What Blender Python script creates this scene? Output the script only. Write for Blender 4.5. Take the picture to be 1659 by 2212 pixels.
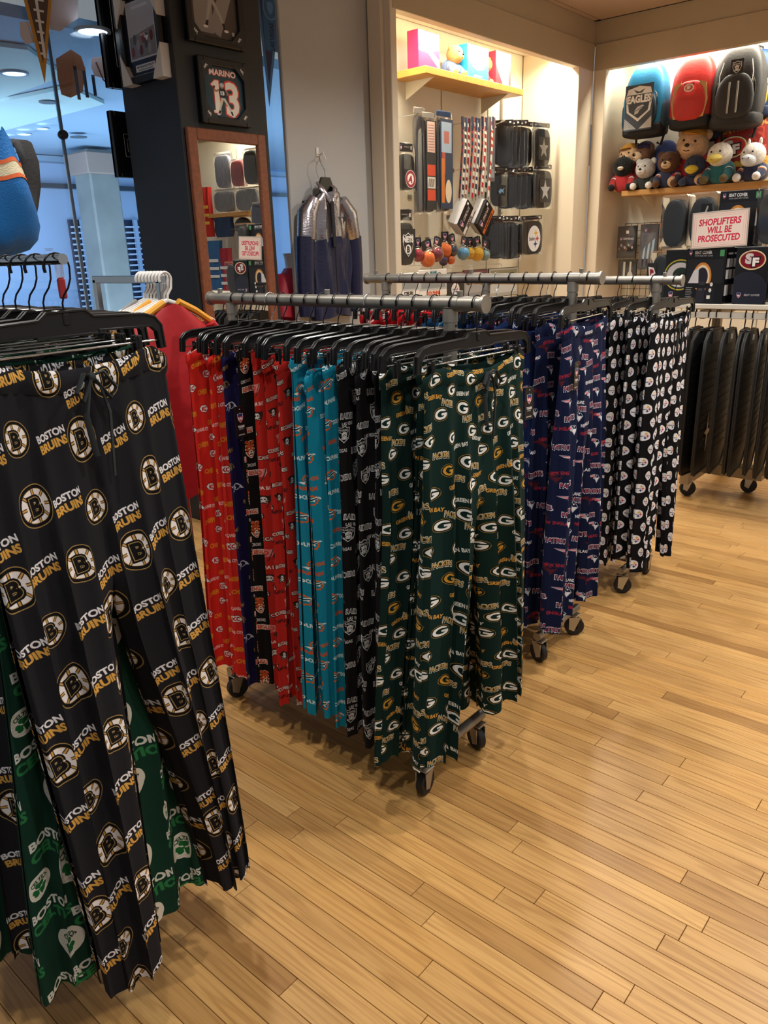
import bpy, bmesh, math, random
import numpy as np
from mathutils import Vector, Matrix, Euler
random.seed(7); rng = np.random.default_rng(7)
for _o in list(bpy.data.objects): bpy.data.objects.remove(_o)
SC = bpy.context.scene; COL = SC.collection
PI = math.pi
# ------------------------------------------------------------------ camera
PW, PH, FPX = 1659, 2212, 1668.9
PITCH, YAW, ROLL, CAMH = math.radians(18.733), math.radians(130.941), math.radians(1.882), 1.55
_f = np.array([math.cos(PITCH)*math.cos(YAW), math.cos(PITCH)*math.sin(YAW), -math.sin(PITCH)])
_r = np.array([math.sin(YAW), -math.cos(YAW), 0.0]); _d = np.cross(_f, _r)
CR = math.cos(ROLL)*_r + math.sin(ROLL)*_d
CD = -math.sin(ROLL)*_r + math.cos(ROLL)*_d
CAMP = np.array([0.0, 0.0, CAMH])
cam = bpy.data.cameras.new('camera'); camo = bpy.data.objects.new('camera', cam); COL.objects.link(camo)
cam.sensor_fit = 'VERTICAL'; cam.sensor_height = 36.0; cam.lens = FPX/PH*36.0; cam.clip_start = 0.02; cam.clip_end = 100
camo.matrix_world = Matrix(((CR[0], -CD[0], -_f[0], 0), (CR[1], -CD[1], -_f[1], 0), (CR[2], -CD[2], -_f[2], CAMH), (0, 0, 0, 1)))
SC.camera = camo
def on(px, py, ax, val):
    """point of the sight line through a photo pixel on the plane axis=val (used to survey real positions)"""
    v = _f + CR*(px-PW/2)/FPX + CD*(py-PH/2)/FPX
    return Vector(CAMP + v*(val-CAMP[ax])/v[ax])
def mir(px, py, y, xm=-3.5865):
    """the same, for a sight line that first bounces off the wall mirror (plane x = xm), met with the plane y"""
    v = (_f + CR*(px-PW/2)/FPX + CD*(py-PH/2)/FPX)*np.array([-1, 1, 1]); c = CAMP+np.array([2*xm, 0, 0])
    return Vector(c + v*(y-c[1])/v[1])
# ------------------------------------------------------------------ world, exposure, lights
SC.view_settings.view_transform = 'Standard'; SC.view_settings.look = 'None'
SC.view_settings.exposure = 0.0; SC.view_settings.gamma = 1.0; SC.view_settings.use_curve_mapping = False
w = bpy.data.worlds.new('world'); SC.world = w; w.use_nodes = True
w.node_tree.nodes['Background'].inputs[0].default_value = (1.0, 0.97, 0.94, 1); w.node_tree.nodes['Background'].inputs[1].default_value = 0.30
def light(name, kind, loc, power, color, size=.2, size_y=None, to=None, spot=None, blend=.6):
    l = bpy.data.lights.new(name, kind); l.energy = power; l.color = color
    if kind == 'AREA':
        l.size = size
        if size_y: l.shape = 'RECTANGLE'; l.size_y = size_y
    elif kind == 'SPOT':
        l.shadow_soft_size = size; l.spot_size = math.radians(spot or 110); l.spot_blend = blend
    else: l.shadow_soft_size = size
    o = bpy.data.objects.new(name, l); COL.objects.link(o); o.location = loc
    if to is not None: o.rotation_euler = (Vector(to)-Vector(loc)).to_track_quat('-Z', 'Y').to_euler()
    return o
WARM = (1.0, .965, .90)
for lx, ly, pw in ((-.5, .3, 50), (-.35, 2.3, 80), (-.2, 4.3, 85), (-1.9, 1.2, 70), (-2.0, 2.95, 70), (-2.2, 4.7, 65), (.9, .9, 55), (1.0, 3.2, 60), (.9, 5.3, 50), (-3.0, .9, 40)):
    light('ceiling_spot', 'SPOT', (lx, ly, 3.25), pw*1.42, WARM, .06, to=(lx, ly, 0), spot=140, blend=.7)
# cove strips inside the two display niches
light('cove_strip_back', 'AREA', (-3.60, 5.44, 3.06), 62, (1.0, .93, .77), .08, 2.4, to=(-3.7, 5.44, 0)).rotation_euler = (0, math.radians(-12), 0)
light('cove_strip_right', 'AREA', (-.75, 7.06, 3.06), 85, (1.0, .93, .77), 4.9, .08).rotation_euler = (math.radians(12), 0, 0)
# added bluish fill lights, for an evenly lit mall outside the shop window
light('mall_fill', 'AREA', (-7.4, 2.0, 2.3), 120, (.62, .80, 1.0), 1.2, 1.6, to=(-8.5, 6.5, 2.6))
light('mall_fill', 'AREA', (-6.6, 10.5, 2.2), 110, (.42, .68, 1.0), 3.0, 3.0, to=(-9.5, 8.0, 2.2))
light('mall_fill_up', 'AREA', (-7.0, 4.6, .6), 110, (.60, .80, 1.0), 2.5, 2.5, to=(-7.4, 5.4, 4))
# ------------------------------------------------------------------ helpers
def hx(s):
    s = s.lstrip('#'); return tuple(int(s[i:i+2], 16)/255 for i in (0, 2, 4))
def lin(c): return tuple((x/12.92 if x <= .04045 else ((x+.055)/1.055)**2.4) for x in c)
MATS = {}
def mat(name, col='#808080', rough=.5, metal=0.0, bump=0.0, bscale=200, var=0.0, vscale=8, emit=0, sheen=0, image=None, coat=0, ior=None, stretch=None):
    if name in MATS: return MATS[name]
    m = bpy.data.materials.new(name); m.use_nodes = True; nt = m.node_tree; N = nt.nodes; L = nt.links
    b = N['Principled BSDF']; c = lin(hx(col)) if isinstance(col, str) else col
    b.inputs['Base Color'].default_value = (*c, 1); b.inputs['Roughness'].default_value = rough; b.inputs['Metallic'].default_value = metal
    if sheen: b.inputs['Sheen Weight'].default_value = sheen
    if coat: b.inputs['Coat Weight'].default_value = coat; b.inputs['Coat Roughness'].default_value = .08
    if ior: b.inputs['IOR'].default_value = ior
    src = None
    if image is not None:
        t = N.new('ShaderNodeTexImage'); t.image = image; t.extension = 'REPEAT'; src = t.outputs['Color']; L.new(src, b.inputs['Base Color'])
    if var or bump:
        tc = N.new('ShaderNodeTexCoord'); mp = N.new('ShaderNodeMapping'); L.new(tc.outputs['Object'], mp.inputs[0])
        if stretch: mp.inputs['Scale'].default_value = stretch
    if var:
        n = N.new('ShaderNodeTexNoise'); n.inputs['Scale'].default_value = vscale; n.inputs['Detail'].default_value = 4; L.new(mp.outputs[0], n.inputs['Vector'])
        mr = N.new('ShaderNodeMapRange'); mr.inputs['From Min'].default_value = .3; mr.inputs['From Max'].default_value = .7; mr.inputs['To Min'].default_value = 1-var; mr.inputs['To Max'].default_value = 1+var
        L.new(n.outputs[0], mr.inputs[0])
        mx = N.new('ShaderNodeVectorMath'); mx.operation = 'SCALE'; L.new(mr.outputs[0], mx.inputs['Scale'])
        if src: L.new(src, mx.inputs[0])
        else: mx.inputs[0].default_value = c
        L.new(mx.outputs[0], b.inputs['Base Color'])
    if bump:
        n2 = N.new('ShaderNodeTexNoise'); n2.inputs['Scale'].default_value = bscale; n2.inputs['Detail'].default_value = 3; L.new(mp.outputs[0], n2.inputs['Vector'])
        bp = N.new('ShaderNodeBump'); bp.inputs['Strength'].default_value = bump; bp.inputs['Distance'].default_value = .004; L.new(n2.outputs[0], bp.inputs['Height']); L.new(bp.outputs[0], b.inputs['Normal'])
    if emit:
        b.inputs['Emission Color'].default_value = (*c, 1); b.inputs['Emission Strength'].default_value = emit
    MATS[name] = m; return m
def film(name, col=(1, 1, 1), base=.10, rough=.08, tint=(1, 1, 1)):
    """clear plastic or glass pane: see-through with glossy reflections"""
    if name in MATS: return MATS[name]
    m = bpy.data.materials.new(name); m.use_nodes = True; nt = m.node_tree; N = nt.nodes; L = nt.links
    N.remove(N['Principled BSDF']); out = N['Material Output']
    tr = N.new('ShaderNodeBsdfTransparent'); tr.inputs[0].default_value = (*tint, 1)
    gl = N.new('ShaderNodeBsdfGlossy'); gl.inputs['Color'].default_value = (*col, 1); gl.inputs['Roughness'].default_value = rough
    fr = N.new('ShaderNodeLayerWeight'); fr.inputs['Blend'].default_value = .25
    ad = N.new('ShaderNodeMath'); ad.operation = 'MULTIPLY_ADD'; ad.inputs[1].default_value = .7; ad.inputs[2].default_value = base; L.new(fr.outputs['Fresnel'], ad.inputs[0])
    mx = N.new('ShaderNodeMixShader'); L.new(ad.outputs[0], mx.inputs[0]); L.new(tr.outputs[0], mx.inputs[1]); L.new(gl.outputs[0], mx.inputs[2]); L.new(mx.outputs[0], out.inputs[0])
    MATS[name] = m; return m
class MB:
    """collects geometry for ONE mesh object"""
    def __init__(s): s.v = []; s.f = []; s.uv = []; s.mi = []; s.cur = 0
    def add(s, vs, fs, uvs=None, M=None):
        n = len(s.v)
        if M is not None: vs = [M @ Vector(p) for p in vs]
        s.v += [tuple(p) for p in vs]
        for k, f in enumerate(fs):
            s.f.append(tuple(i+n for i in f)); s.mi.append(s.cur); s.uv.append([uvs[i] for i in f] if uvs else None)
        return s
    def box(s, c, d, ch=0.0, M=None):
        x, y, z = (q/2 for q in d); e = min(ch, x*.9, y*.9, z*.9)
        if e <= 0:
            vs = [(c[0]+a*x, c[1]+b*y, c[2]+g*z) for a in (-1, 1) for b in (-1, 1) for g in (-1, 1)]
            return s.add(vs, [(0, 1, 3, 2), (4, 6, 7, 5), (0, 4, 5, 1), (2, 3, 7, 6), (0, 2, 6, 4), (1, 5, 7, 3)], None, M)
        vs = []; idx = {}
        for a in (-1, 1):
            for b in (-1, 1):
                for g in (-1, 1):
                    for k in range(3):
                        q = [a*x, b*y, g*z]
                        for j in range(3):
                            if j != k: q[j] -= (a, b, g)[j]*e
                        idx[a, b, g, k] = len(vs); vs.append((c[0]+q[0], c[1]+q[1], c[2]+q[2]))
        fs = []
        for k in range(3):
            i, j = (k+1) % 3, (k+2) % 3
            for sg in (-1, 1):
                q = []
                for u, v_ in ((-1, -1), (1, -1), (1, 1), (-1, 1)):
                    t = [0, 0, 0]; t[k] = sg; t[i] = u; t[j] = v_; q.append(idx[t[0], t[1], t[2], k])
                fs.append(tuple(q if sg > 0 else q[::-1]))
            for u in (-1, 1):
                for v_ in (-1, 1):
                    q = []
                    for t0, kk in ((-1, i), (1, i), (1, j), (-1, j)):
                        t = [0, 0, 0]; t[k] = t0; t[i] = u; t[j] = v_; q.append(idx[t[0], t[1], t[2], kk])
                    fs.append(tuple(q if u*v_ > 0 else q[::-1]))
        for a in (-1, 1):
            for b in (-1, 1):
                for g in (-1, 1):
                    q = (idx[a, b, g, 0], idx[a, b, g, 1], idx[a, b, g, 2]); fs.append(q if a*b*g > 0 else q[::-1])
        return s.add(vs, fs, None, M)
    def grid(s, P, uv=None, closeu=False, M=None):
        """P[i][j] rows of points"""
        n, m = len(P), len(P[0]); vs = [p for r in P for p in r]; uvs = [q for r in uv for q in r] if uv else None; fs = []
        for i in range(n-1):
            for j in range(m if closeu else m-1):
                fs.append((i*m+j, i*m+(j+1) % m, (i+1)*m+(j+1) % m, (i+1)*m+j))
        return s.add(vs, fs, uvs, M)
    def tube(s, pts, r, n=8, cap=True, M=None, flat=1.0):
        P = [Vector(p) for p in pts]; rows = []; up = None
        for i, p in enumerate(P):
            t = (P[min(i+1, len(P)-1)]-P[max(i-1, 0)]).normalized()
            if up is None: up = Vector((0, 0, 1)) if abs(t.z) < .9 else Vector((1, 0, 0))
            a = t.cross(up).normalized(); b = a.cross(t).normalized(); up = b
            rr = r[i] if isinstance(r, (list, tuple)) else r
            rows.append([p+a*rr*math.cos(2*PI*k/n)+b*rr*flat*math.sin(2*PI*k/n) for k in range(n)])
        s.grid(rows, None, True, M)
        if cap:
            s.add(rows[0], [tuple(range(n))], None, M); s.add(rows[-1], [tuple(range(n-1, -1, -1))], None, M)
        return s
    def lathe(s, prof, M=None, n=20):
        rows = [[(r*math.cos(2*PI*k/n), r*math.sin(2*PI*k/n), z) for k in range(n)] for r, z in prof]
        return s.grid(rows, None, True, M)
    def ell(s, c, r, M=None, nu=16, nv=10, e1=1.0, e2=1.0, f=None):
        def pw(x, e): return math.copysign(abs(x)**e, x)
        rows = []
        for i in range(nv+1):
            a = -PI/2+PI*i/nv; row = []
            for k in range(nu):
                b = 2*PI*k/nu
                p = Vector((r[0]*pw(math.cos(a), e1)*pw(math.cos(b), e2), r[1]*pw(math.cos(a), e1)*pw(math.sin(b), e2), r[2]*pw(math.sin(a), e1)))
                if f: p = f(p)
                row.append(p+Vector(c))
            rows.append(row)
        return s.grid(rows, None, True, M)
    def prism(s, poly, h, M=None):
        """polygon in local xy extruded from z=0 to z=h"""
        n = len(poly); vs = [(x, y, 0) for x, y in poly]+[(x, y, h) for x, y in poly]
        fs = [tuple(range(n-1, -1, -1)), tuple(range(n, 2*n))]+[(i, (i+1) % n, n+(i+1) % n, n+i) for i in range(n)]
        return s.add(vs, fs, None, M)
    def quad(s, a, b, c, d, M=None):
        return s.add([a, b, c, d], [(0, 1, 2, 3)], [(0, 0), (1, 0), (1, 1), (0, 1)], M)
    def mesh(s, name, mats, smooth=40):
        me = bpy.data.meshes.new(name); me.from_pydata(s.v, [], s.f)
        for m in (mats if isinstance(mats, (list, tuple)) else [mats]): me.materials.append(m)
        if any(s.mi): me.polygons.foreach_set('material_index', s.mi)
        if any(u is not None for u in s.uv):
            lay = me.uv_layers.new(name='UVMap'); flat = []
            for f, u in zip(s.f, s.uv):
                for k in range(len(f)): flat += list(u[k]) if u else [0, 0]
            lay.data.foreach_set('uv', flat)
        if smooth:
            me.polygons.foreach_set('use_smooth', [True]*len(me.polygons)); me.set_sharp_from_angle(angle=math.radians(smooth))
        me.update(); return me
    def build(s, name, mats, parent=None, smooth=40):
        return obj(name, s.mesh(name, mats, smooth), parent)
def obj(name, me, parent=None):
    o = bpy.data.objects.new(name, me); COL.objects.link(o)
    if parent is not None: o.parent = parent
    return o
def tag(o, label, cat, group=None, kind=None):
    o['label'] = label; o['category'] = cat
    if group: o['group'] = group
    if kind: o['kind'] = kind
    return o
def thing(name, label, cat, loc=(0, 0, 0), rz=0.0, group=None, rot=None):
    o = bpy.data.objects.new(name, None); COL.objects.link(o); o.empty_display_size = .05
    o.location = loc; o.rotation_euler = rot if rot else (0, 0, rz)
    return tag(o, label, cat, group)
def struct(o): o['kind'] = 'structure'; return o
def dup(root, loc=None, label=None, rz=None, group=None):
    r = root.copy(); COL.objects.link(r)
    if loc is not None: r.location = loc
    if rz is not None: r.rotation_euler = (0, 0, rz)
    if label: r['label'] = label
    if group: r['group'] = group
    for ch in root.children:
        c = ch.copy(); COL.objects.link(c); c.parent = r
        for g in ch.children:
            d = g.copy(); COL.objects.link(d); d.parent = c
    return r
def T(x=0, y=0, z=0, rx=0, ry=0, rz=0): return Matrix.Translation((x, y, z)) @ Euler((rx, ry, rz)).to_matrix().to_4x4()
def FR(o, r, u):
    """frame: origin o, local x along r, local y along u, local z = r x u"""
    o, r, u = Vector(o), Vector(r).normalized(), Vector(u).normalized(); n = r.cross(u).normalized(); u = n.cross(r)
    return Matrix(((r.x, u.x, n.x, o.x), (r.y, u.y, n.y, o.y), (r.z, u.z, n.z, o.z), (0, 0, 0, 1)))
ORD = ['frontmost', 'second', 'third', 'fourth', 'fifth', 'sixth', 'seventh', 'eighth', 'ninth', 'tenth', 'eleventh', 'twelfth', 'thirteenth', 'fourteenth', 'fifteenth', 'sixteenth', 'seventeenth', 'eighteenth', 'nineteenth', 'twentieth']
# ------------------------------------------------------------------ flat prints, drawn in code (lettering, emblems) onto small pixel grids
_glyphs = {}
def glyphs(txt, bold, sp=1.0):
    key = (txt, bold, sp)
    if key not in _glyphs:
        cu = bpy.data.curves.new('t', 'FONT'); cu.body = txt; cu.offset = bold; cu.space_character = sp; cu.resolution_u = 3
        o = bpy.data.objects.new('t', cu); COL.objects.link(o)
        me = o.evaluated_get(bpy.context.evaluated_depsgraph_get()).to_mesh(); me.calc_loop_triangles()
        v = np.array([p.co[:2] for p in me.vertices]).reshape(-1, 2); t = np.array([q.vertices[:] for q in me.loop_triangles]).reshape(-1, 3)
        bpy.data.objects.remove(o); bpy.data.curves.remove(cu)
        lo, hi = v.min(0), v.max(0); h = .72
        v = (v-[(lo[0]+hi[0])/2, h/2])/h
        _glyphs[key] = (v, t, (hi[0]-lo[0])/h)
    return _glyphs[key]
class Art:
    """w x h metres (or units); y up; wraps when tile=True"""
    def __init__(s, w, h, px, bg, tile=False):
        s.w, s.h, s.k, s.tile = w, h, 2*px/w, tile
        s.W, s.H = 2*px, 2*int(round(px*h/w)); s.a = np.empty((s.H, s.W, 3), np.float32); s.a[:] = hx(bg)
    def _fill(s, lo, hi, test, col):
        offs = [(i, j) for i in (-1, 0, 1) for j in (-1, 0, 1)] if s.tile else [(0, 0)]
        for i, j in offs:
            dx, dy = i*s.w, j*s.h
            x0, x1 = max(0, int((lo[0]+dx)*s.k)), min(s.W, int((hi[0]+dx)*s.k)+2); y0, y1 = max(0, int((lo[1]+dy)*s.k)), min(s.H, int((hi[1]+dy)*s.k)+2)
            if x0 >= x1 or y0 >= y1: continue
            X, Y = np.meshgrid((np.arange(x0, x1)+.5)/s.k-dx, (np.arange(y0, y1)+.5)/s.k-dy); s.a[y0:y1, x0:x1][test(X, Y)] = hx(col)
    def poly(s, p, col):
        p = np.asarray(p, float)
        def test(X, Y):
            r = np.zeros(X.shape, bool)
            for (xa, ya), (xb, yb) in zip(p, np.roll(p, -1, 0)):
                if ya == yb: continue
                r ^= ((ya > Y) != (yb > Y)) & (X < (xb-xa)*(Y-ya)/(yb-ya)+xa)
            return r
        s._fill(p.min(0), p.max(0), test, col)
    def at(s, p, x, y, sc, rot, col, sy=None):
        c, q = math.cos(rot), math.sin(rot); sy = sy or sc
        s.poly([(x+a*sc*c-b*sy*q, y+a*sc*q+b*sy*c) for a, b in p], col)
    def ell(s, x, y, rx, ry, col, rot=0.0):
        R = max(rx, ry); c, q = math.cos(rot), math.sin(rot)
        s._fill((x-R, y-R), (x+R, y+R), lambda X, Y: (((X-x)*c+(Y-y)*q)/rx)**2+((-(X-x)*q+(Y-y)*c)/ry)**2 <= 1, col)
    def rect(s, x0, y0, x1, y1, col): s.poly([(x0, y0), (x1, y0), (x1, y1), (x0, y1)], col)
    def line(s, pts, w, col):
        for (xa, ya), (xb, yb) in zip(pts, pts[1:]):
            l = math.hypot(xb-xa, yb-ya) or 1; nx, ny = -(yb-ya)/l*w/2, (xb-xa)/l*w/2
            s.poly([(xa+nx, ya+ny), (xb+nx, yb+ny), (xb-nx, yb-ny), (xa-nx, ya-ny)], col)
    def text(s, x, y, h, txt, col, rot=0.0, bold=.02, xs=1.0, shear=0.0, arc=0.0, width=None, sp=1.0):
        v, t, wd = glyphs(txt, bold, sp)
        if width: xs = width/(wd*h)
        P = v*[h*xs, h]; P[:, 0] += shear*P[:, 1]
        if arc:
            th = P[:, 0]/arc; R = arc+P[:, 1]; P = np.stack([R*np.sin(th), R*np.cos(th)-arc], 1)
        c, q = math.cos(rot), math.sin(rot); P = P@np.array([[c, q], [-q, c]])+[x, y]
        for tri in t:
            a, b, d = P[tri]; A = (b[0]-a[0])*(d[1]-a[1])-(b[1]-a[1])*(d[0]-a[0])
            if abs(A) < 1e-14: continue
            def test(X, Y, a=a, b=b, d=d, A=A):
                u = ((b[0]-X)*(d[1]-Y)-(b[1]-Y)*(d[0]-X))/A; v2 = ((d[0]-X)*(a[1]-Y)-(d[1]-Y)*(a[0]-X))/A
                return (u >= -1e-6) & (v2 >= -1e-6) & (u+v2 <= 1+1e-6)
            q3 = P[tri]; s._fill(q3.min(0), q3.max(0), test, col)
    def image(s, name):
        a = s.a.reshape(s.H//2, 2, s.W//2, 2, 3).mean((1, 3)); s.out = a
        im = bpy.data.images.new(name, s.W//2, s.H//2); px = np.ones((s.H//2, s.W//2, 4), np.float32); px[..., :3] = a
        im.pixels.foreach_set(px.ravel()); im.update(); im.pack(); return im
def star(n, r, rot=PI/2): return [((1 if k % 2 == 0 else r)*math.cos(rot+PI*k/n), (1 if k % 2 == 0 else r)*math.sin(rot+PI*k/n)) for k in range(2*n)]
SHIELD = [(-.8, .85), (-.4, .8), (0, 1), (.4, .8), (.8, .85), (.8, 0), (.55, -.55), (0, -1), (-.55, -.55), (-.8, 0)]
def spoked_b(A, x, y, r, rot=0):
    A.ell(x, y, r, r, '#a98a52'); A.ell(x, y, r*.95, r*.95, '#121213'); A.ell(x, y, r*.80, r*.80, '#b8965a'); A.ell(x, y, r*.77, r*.77, '#e9e4e4')
    for k in range(8):
        a = rot+PI*k/4+.01; c, q = math.cos(a), math.sin(a)
        A.line([(x+c*r*.3, y+q*r*.3), (x+c*r*.8, y+q*r*.8)], r*.16, '#2a231a'); A.line([(x+c*r*.3, y+q*r*.3), (x+c*r*.79, y+q*r*.79)], r*.09, '#c79a55')
    A.ell(x, y, r*.50, r*.50, '#e9e4e4'); A.text(x, y, r*.86, 'B', '#121213', rot, .12, .95); A.text(x, y, r*.80, 'B', '#b8965a', rot, .07, .95); A.text(x, y, r*.78, 'B', '#121213', rot, .045, .95)
def shamrock(A, x, y, r, col='#1c6b3a'):
    for k in range(3):
        a = PI/2+2*PI*k/3; c, q = math.cos(a), math.sin(a); px, py = -q, c
        for sg in (-1, 1): A.ell(x+c*r*.55+px*sg*r*.22, y+q*r*.55+py*sg*r*.22, r*.30, r*.30, col)
        A.poly([(x, y), (x+c*r*.62+px*r*.5, y+q*r*.62+py*r*.5), (x+c*r*.62-px*r*.5, y+q*r*.62-py*r*.5)], col)
    A.line([(x, y), (x+r*.12, y-r*.5), (x+r*.3, y-r*.85)], r*.13, col)
def celt(A, x, y, r):
    A.ell(x, y, r, r, '#e6e3d8')
    for k in range(7):
        yy = y+r*(-.8+.25*k); hw = r*math.sqrt(max(0, 1-(.8-.25*k)**2))*.9; A.line([(x-hw, yy), (x+hw*(.2+.6*((k*37) % 10)/10), yy+.02*r)], r*.025, '#9fb0a2')
    A.text(x, y+r*.58, r*.30, 'CELTICS', '#2d4a38', 0, .04, .9, 0, r*.62); shamrock(A, x, y-r*.18, r*.62)
def gee(A, x, y, r, white='#eef0ee', dark='#0f2926', ring='#a07c34', rot=0.0):
    rx, ry = r, r*.70
    A.ell(x, y, rx, ry, ring, rot); A.ell(x, y, rx*.94, ry*.92, '#0d1815', rot); A.ell(x, y, rx*.80, ry*.76, white, rot); A.ell(x-.02*r, y, rx*.46, ry*.44, dark, rot)
    c, q = math.cos(rot), math.sin(rot)
    def R(p): return [(x+a*rx*c-b*ry*q, y+a*rx*q+b*ry*c) for a, b in p]
    A.poly(R([(.1, .10), (.95, .10), (.95, .36), (.3, .36)]), dark); A.poly(R([(.02, -.22), (.80, -.22), (.80, .12), (.02, .12)]), white)
def raider(A, x, y, r, rot=0.0, light='#c9cbce'):
    A.at(SHIELD, x, y, r*.92, rot, light, r); A.at(SHIELD, x, y, r*.80, rot, '#101012', r*.88)
    A.text(x, y+r*.50, r*.24, 'RAIDERS', light, rot, .03, width=r*1.15); A.ell(x, y-.05*r, r*.36, r*.36, light); A.rect(x-.3*r, y-.6*r, x+.3*r, y-.1*r, light)
    A.ell(x, y-.28*r, r*.24, r*.3, '#101012'); A.ell(x, y-.34*r, r*.18, r*.24, light); A.rect(x-.2*r, y-.22*r, x+.02*r, y-.08*r, '#101012')
    for sg in (-1, 1): A.line([(x-sg*r*.55, y-r*.55), (x+sg*r*.55, y+r*.32)], r*.07, light)
def patr(A, x, y, r, rot=0.0, red='#c04a58', sil='#aeb9cc', wht='#e6e6ea', navy='#101a36'):
    A.at([(-1, .42), (.2, .5), (.75, .45), (1, .1), (.8, -.2), (.55, -.62), (.3, -.2), (-.1, .0), (.05, .1), (-.6, .2)], x, y, r, rot, sil)
    A.at([(-.9, .40), (.1, .40), (.3, .2), (.0, .08)], x, y, r, rot, red); A.at([(-.7, .32), (.2, .32), (.2, .26), (-.4, .26)], x, y, r, rot, wht)
    A.at([(.2, .46), (.72, .40), (.92, .1), (.45, .08)], x, y, r, rot, navy); A.at([(.38, .05), (.85, .04), (.72, -.2), (.55, -.5), (.36, -.16)], x, y, r, rot, wht)
    A.ell(x+.55*r*math.cos(rot), y+.3*r, r*.08, r*.08, wht)
def dolphin(A, x, y, r, rot=0.0):
    A.at(star(12, .78), x, y, r*.8, rot, '#e0662c'); A.ell(x, y, r*.5, r*.5, '#1586a3')
    A.at([(-.9, -.55), (-.5, -.2), (-.1, .25), (.4, .55), (.9, .45), (1.05, .2), (.6, .28), (.3, .1), (.35, -.2), (.1, -.05), (-.3, -.3), (-.45, -.75)], x, y, r, rot, '#eef3f2')
    A.at([(-.7, -.4), (-.1, .15), (.4, .4), (.85, .36), (.5, .3), (.05, .0), (-.4, -.3)], x, y, r, rot, '#16444f')
def bucflag(A, x, y, r, rot=0.0, flag='#33201f', sk='#d9d4cf'):
    A.at([(-.9, .6), (-.2, .75), (.5, .55), (.9, .65), (.8, 0), (.45, -.5), (-.1, -.35), (-.6, -.5), (-.5, 0)], x, y, r, rot, flag); A.line([(x+.75*r, y+.7*r), (x+.25*r, y-1.0*r)], r*.09, '#4a2a22')
    A.ell(x+.05*r, y+.18*r, r*.3, r*.3, sk); A.rect(x-.1*r, y-.25*r, x+.2*r, y+.05*r, sk); A.ell(x-.06*r, y+.15*r, r*.08, r*.08, flag); A.ell(x+.17*r, y+.15*r, r*.08, r*.08, flag)
    for sg in (-1, 1): A.line([(x-sg*.4*r, y-.35*r), (x+sg*.45*r, y-.02*r)], r*.06, sk)
def raven(A, x, y, r, rot=0.0, ol='#e2e2ea', hd='#241a48'):
    P = [(-1, .35), (-.2, .55), (.4, .5), (.75, .2), (1, -.25), (.6, -.2), (.35, -.35), (.0, -.25), (-.4, -.6), (-.35, -.2), (-.8, -.3), (-.5, .05)]
    A.at(P, x, y, r, rot, ol); A.at(P, x-.02*r, y, r*.8, rot, hd); A.text(x-.05*r, y+.12*r, r*.55, 'B', ol, rot, .04); A.at([(.6, .05), (1, -.22), (.55, -.12)], x, y, r, rot, ol)
def arrowhead(A, x, y, r):
    P = [(-1, .1), (-.6, .5), (.3, .55), (1, 0), (.3, -.55), (-.6, -.45), (-.8, -.15)]
    A.at(P, x, y, r*1.08, 0, '#25161a'); A.at(P, x, y, r*.97, 0, '#efe6e2'); A.text(x-.02*r, y, r*.62, 'KC', '#b3182c', 0, .05, .9)
def steel(A, x, y, r):
    A.ell(x, y, r, r, '#e2e3ea')
    for (dx, dy), c in (((.28, .42), '#d8a52e'), ((.5, -.02), '#c03a4a'), ((.2, -.42), '#22356e')): A.at(star(4, .38), x+dx*r, y+dy*r, r*.33, 0, c)
    A.text(x-.32*r, y+.02*r, r*.30, 'Steelers', '#2a2b30', 0, .02, width=r*.95)
def tiger(A, x, y, r):
    A.ell(x, y, r*.78, r, '#e9e2da'); A.ell(x, y+.02*r, r*.72, r*.92, '#c9552a'); A.ell(x, y-.42*r, r*.42, r*.36, '#ede4da'); A.ell(x, y-.28*r, r*.16, r*.1, '#15110f'); A.rect(x-.3*r, y-.62*r, x+.3*r, y-.5*r, '#15110f')
    for sg in (-1, 1):
        A.ell(x+sg*.55*r, y+.8*r, r*.22, r*.22, '#c9552a'); A.ell(x+sg*.3*r, y+.1*r, r*.12, r*.08, '#f1e9c8')
        for k in range(3): A.at([(0, 0), (sg*.5, .12), (sg*.5, -.04)], x+sg*.28*r, y+(.55-.38*k)*r, r, 0, '#15110f')
    A.at([(-.08, .9), (.08, .9), (0, .3)], x, y, r, 0, '#15110f')
def nflshield(A, x, y, r):
    A.at(SHIELD, x, y, r*.86, 0, '#e8e6ec', r); A.at(SHIELD, x, y, r*.74, 0, '#c22f43', r*.88); A.at([(-.8, .85), (0, 1), (.8, .85), (.8, .32), (-.8, .32)], x, y, r*.74, 0, '#233a78', r*.86); A.text(x, y-.16*r, r*.5, 'NFL', '#f0eef2', 0, .05, width=r*1.05)
def sfoval(A, x, y, r, red='#7c1428'):
    A.ell(x, y, r, r*.74, '#1a1414'); A.ell(x, y, r*.96, r*.70, '#f0e6d2'); A.ell(x, y, r*.90, r*.64, '#c9a24a'); A.ell(x, y, r*.85, r*.60, red)
    A.text(x-.22*r, y+.12*r, r*.66, 'S', '#cfcacc', 0, .07, 1.25); A.text(x+.25*r, y-.13*r, r*.60, 'F', '#1a1414', 0, .13, 1.25); A.text(x+.25*r, y-.13*r, r*.56, 'F', '#f6f2f0', 0, .06, 1.25)
TS = .26     # fabric repeat in metres
def fabric(name, bg, drawer, px=560):
    A = Art(TS, TS, px, bg, True); drawer(A); im = A.image(name+'_print')
    m = mat(name, rough=.95, image=im, bump=.12, bscale=900); m.node_tree.nodes['Principled BSDF'].inputs['Specular IOR Level'].default_value = .18; return m
def two(A, x, y, a, b, ca, cb, h, rot=.25, ind=.25):
    A.text(x, y+h*.75, h*.86, a, ca, rot, .045, 1.0); A.text(x+h*ind*1.2, y-h*.45, h*1.0, b, cb, rot, .05, 1.0)
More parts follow.
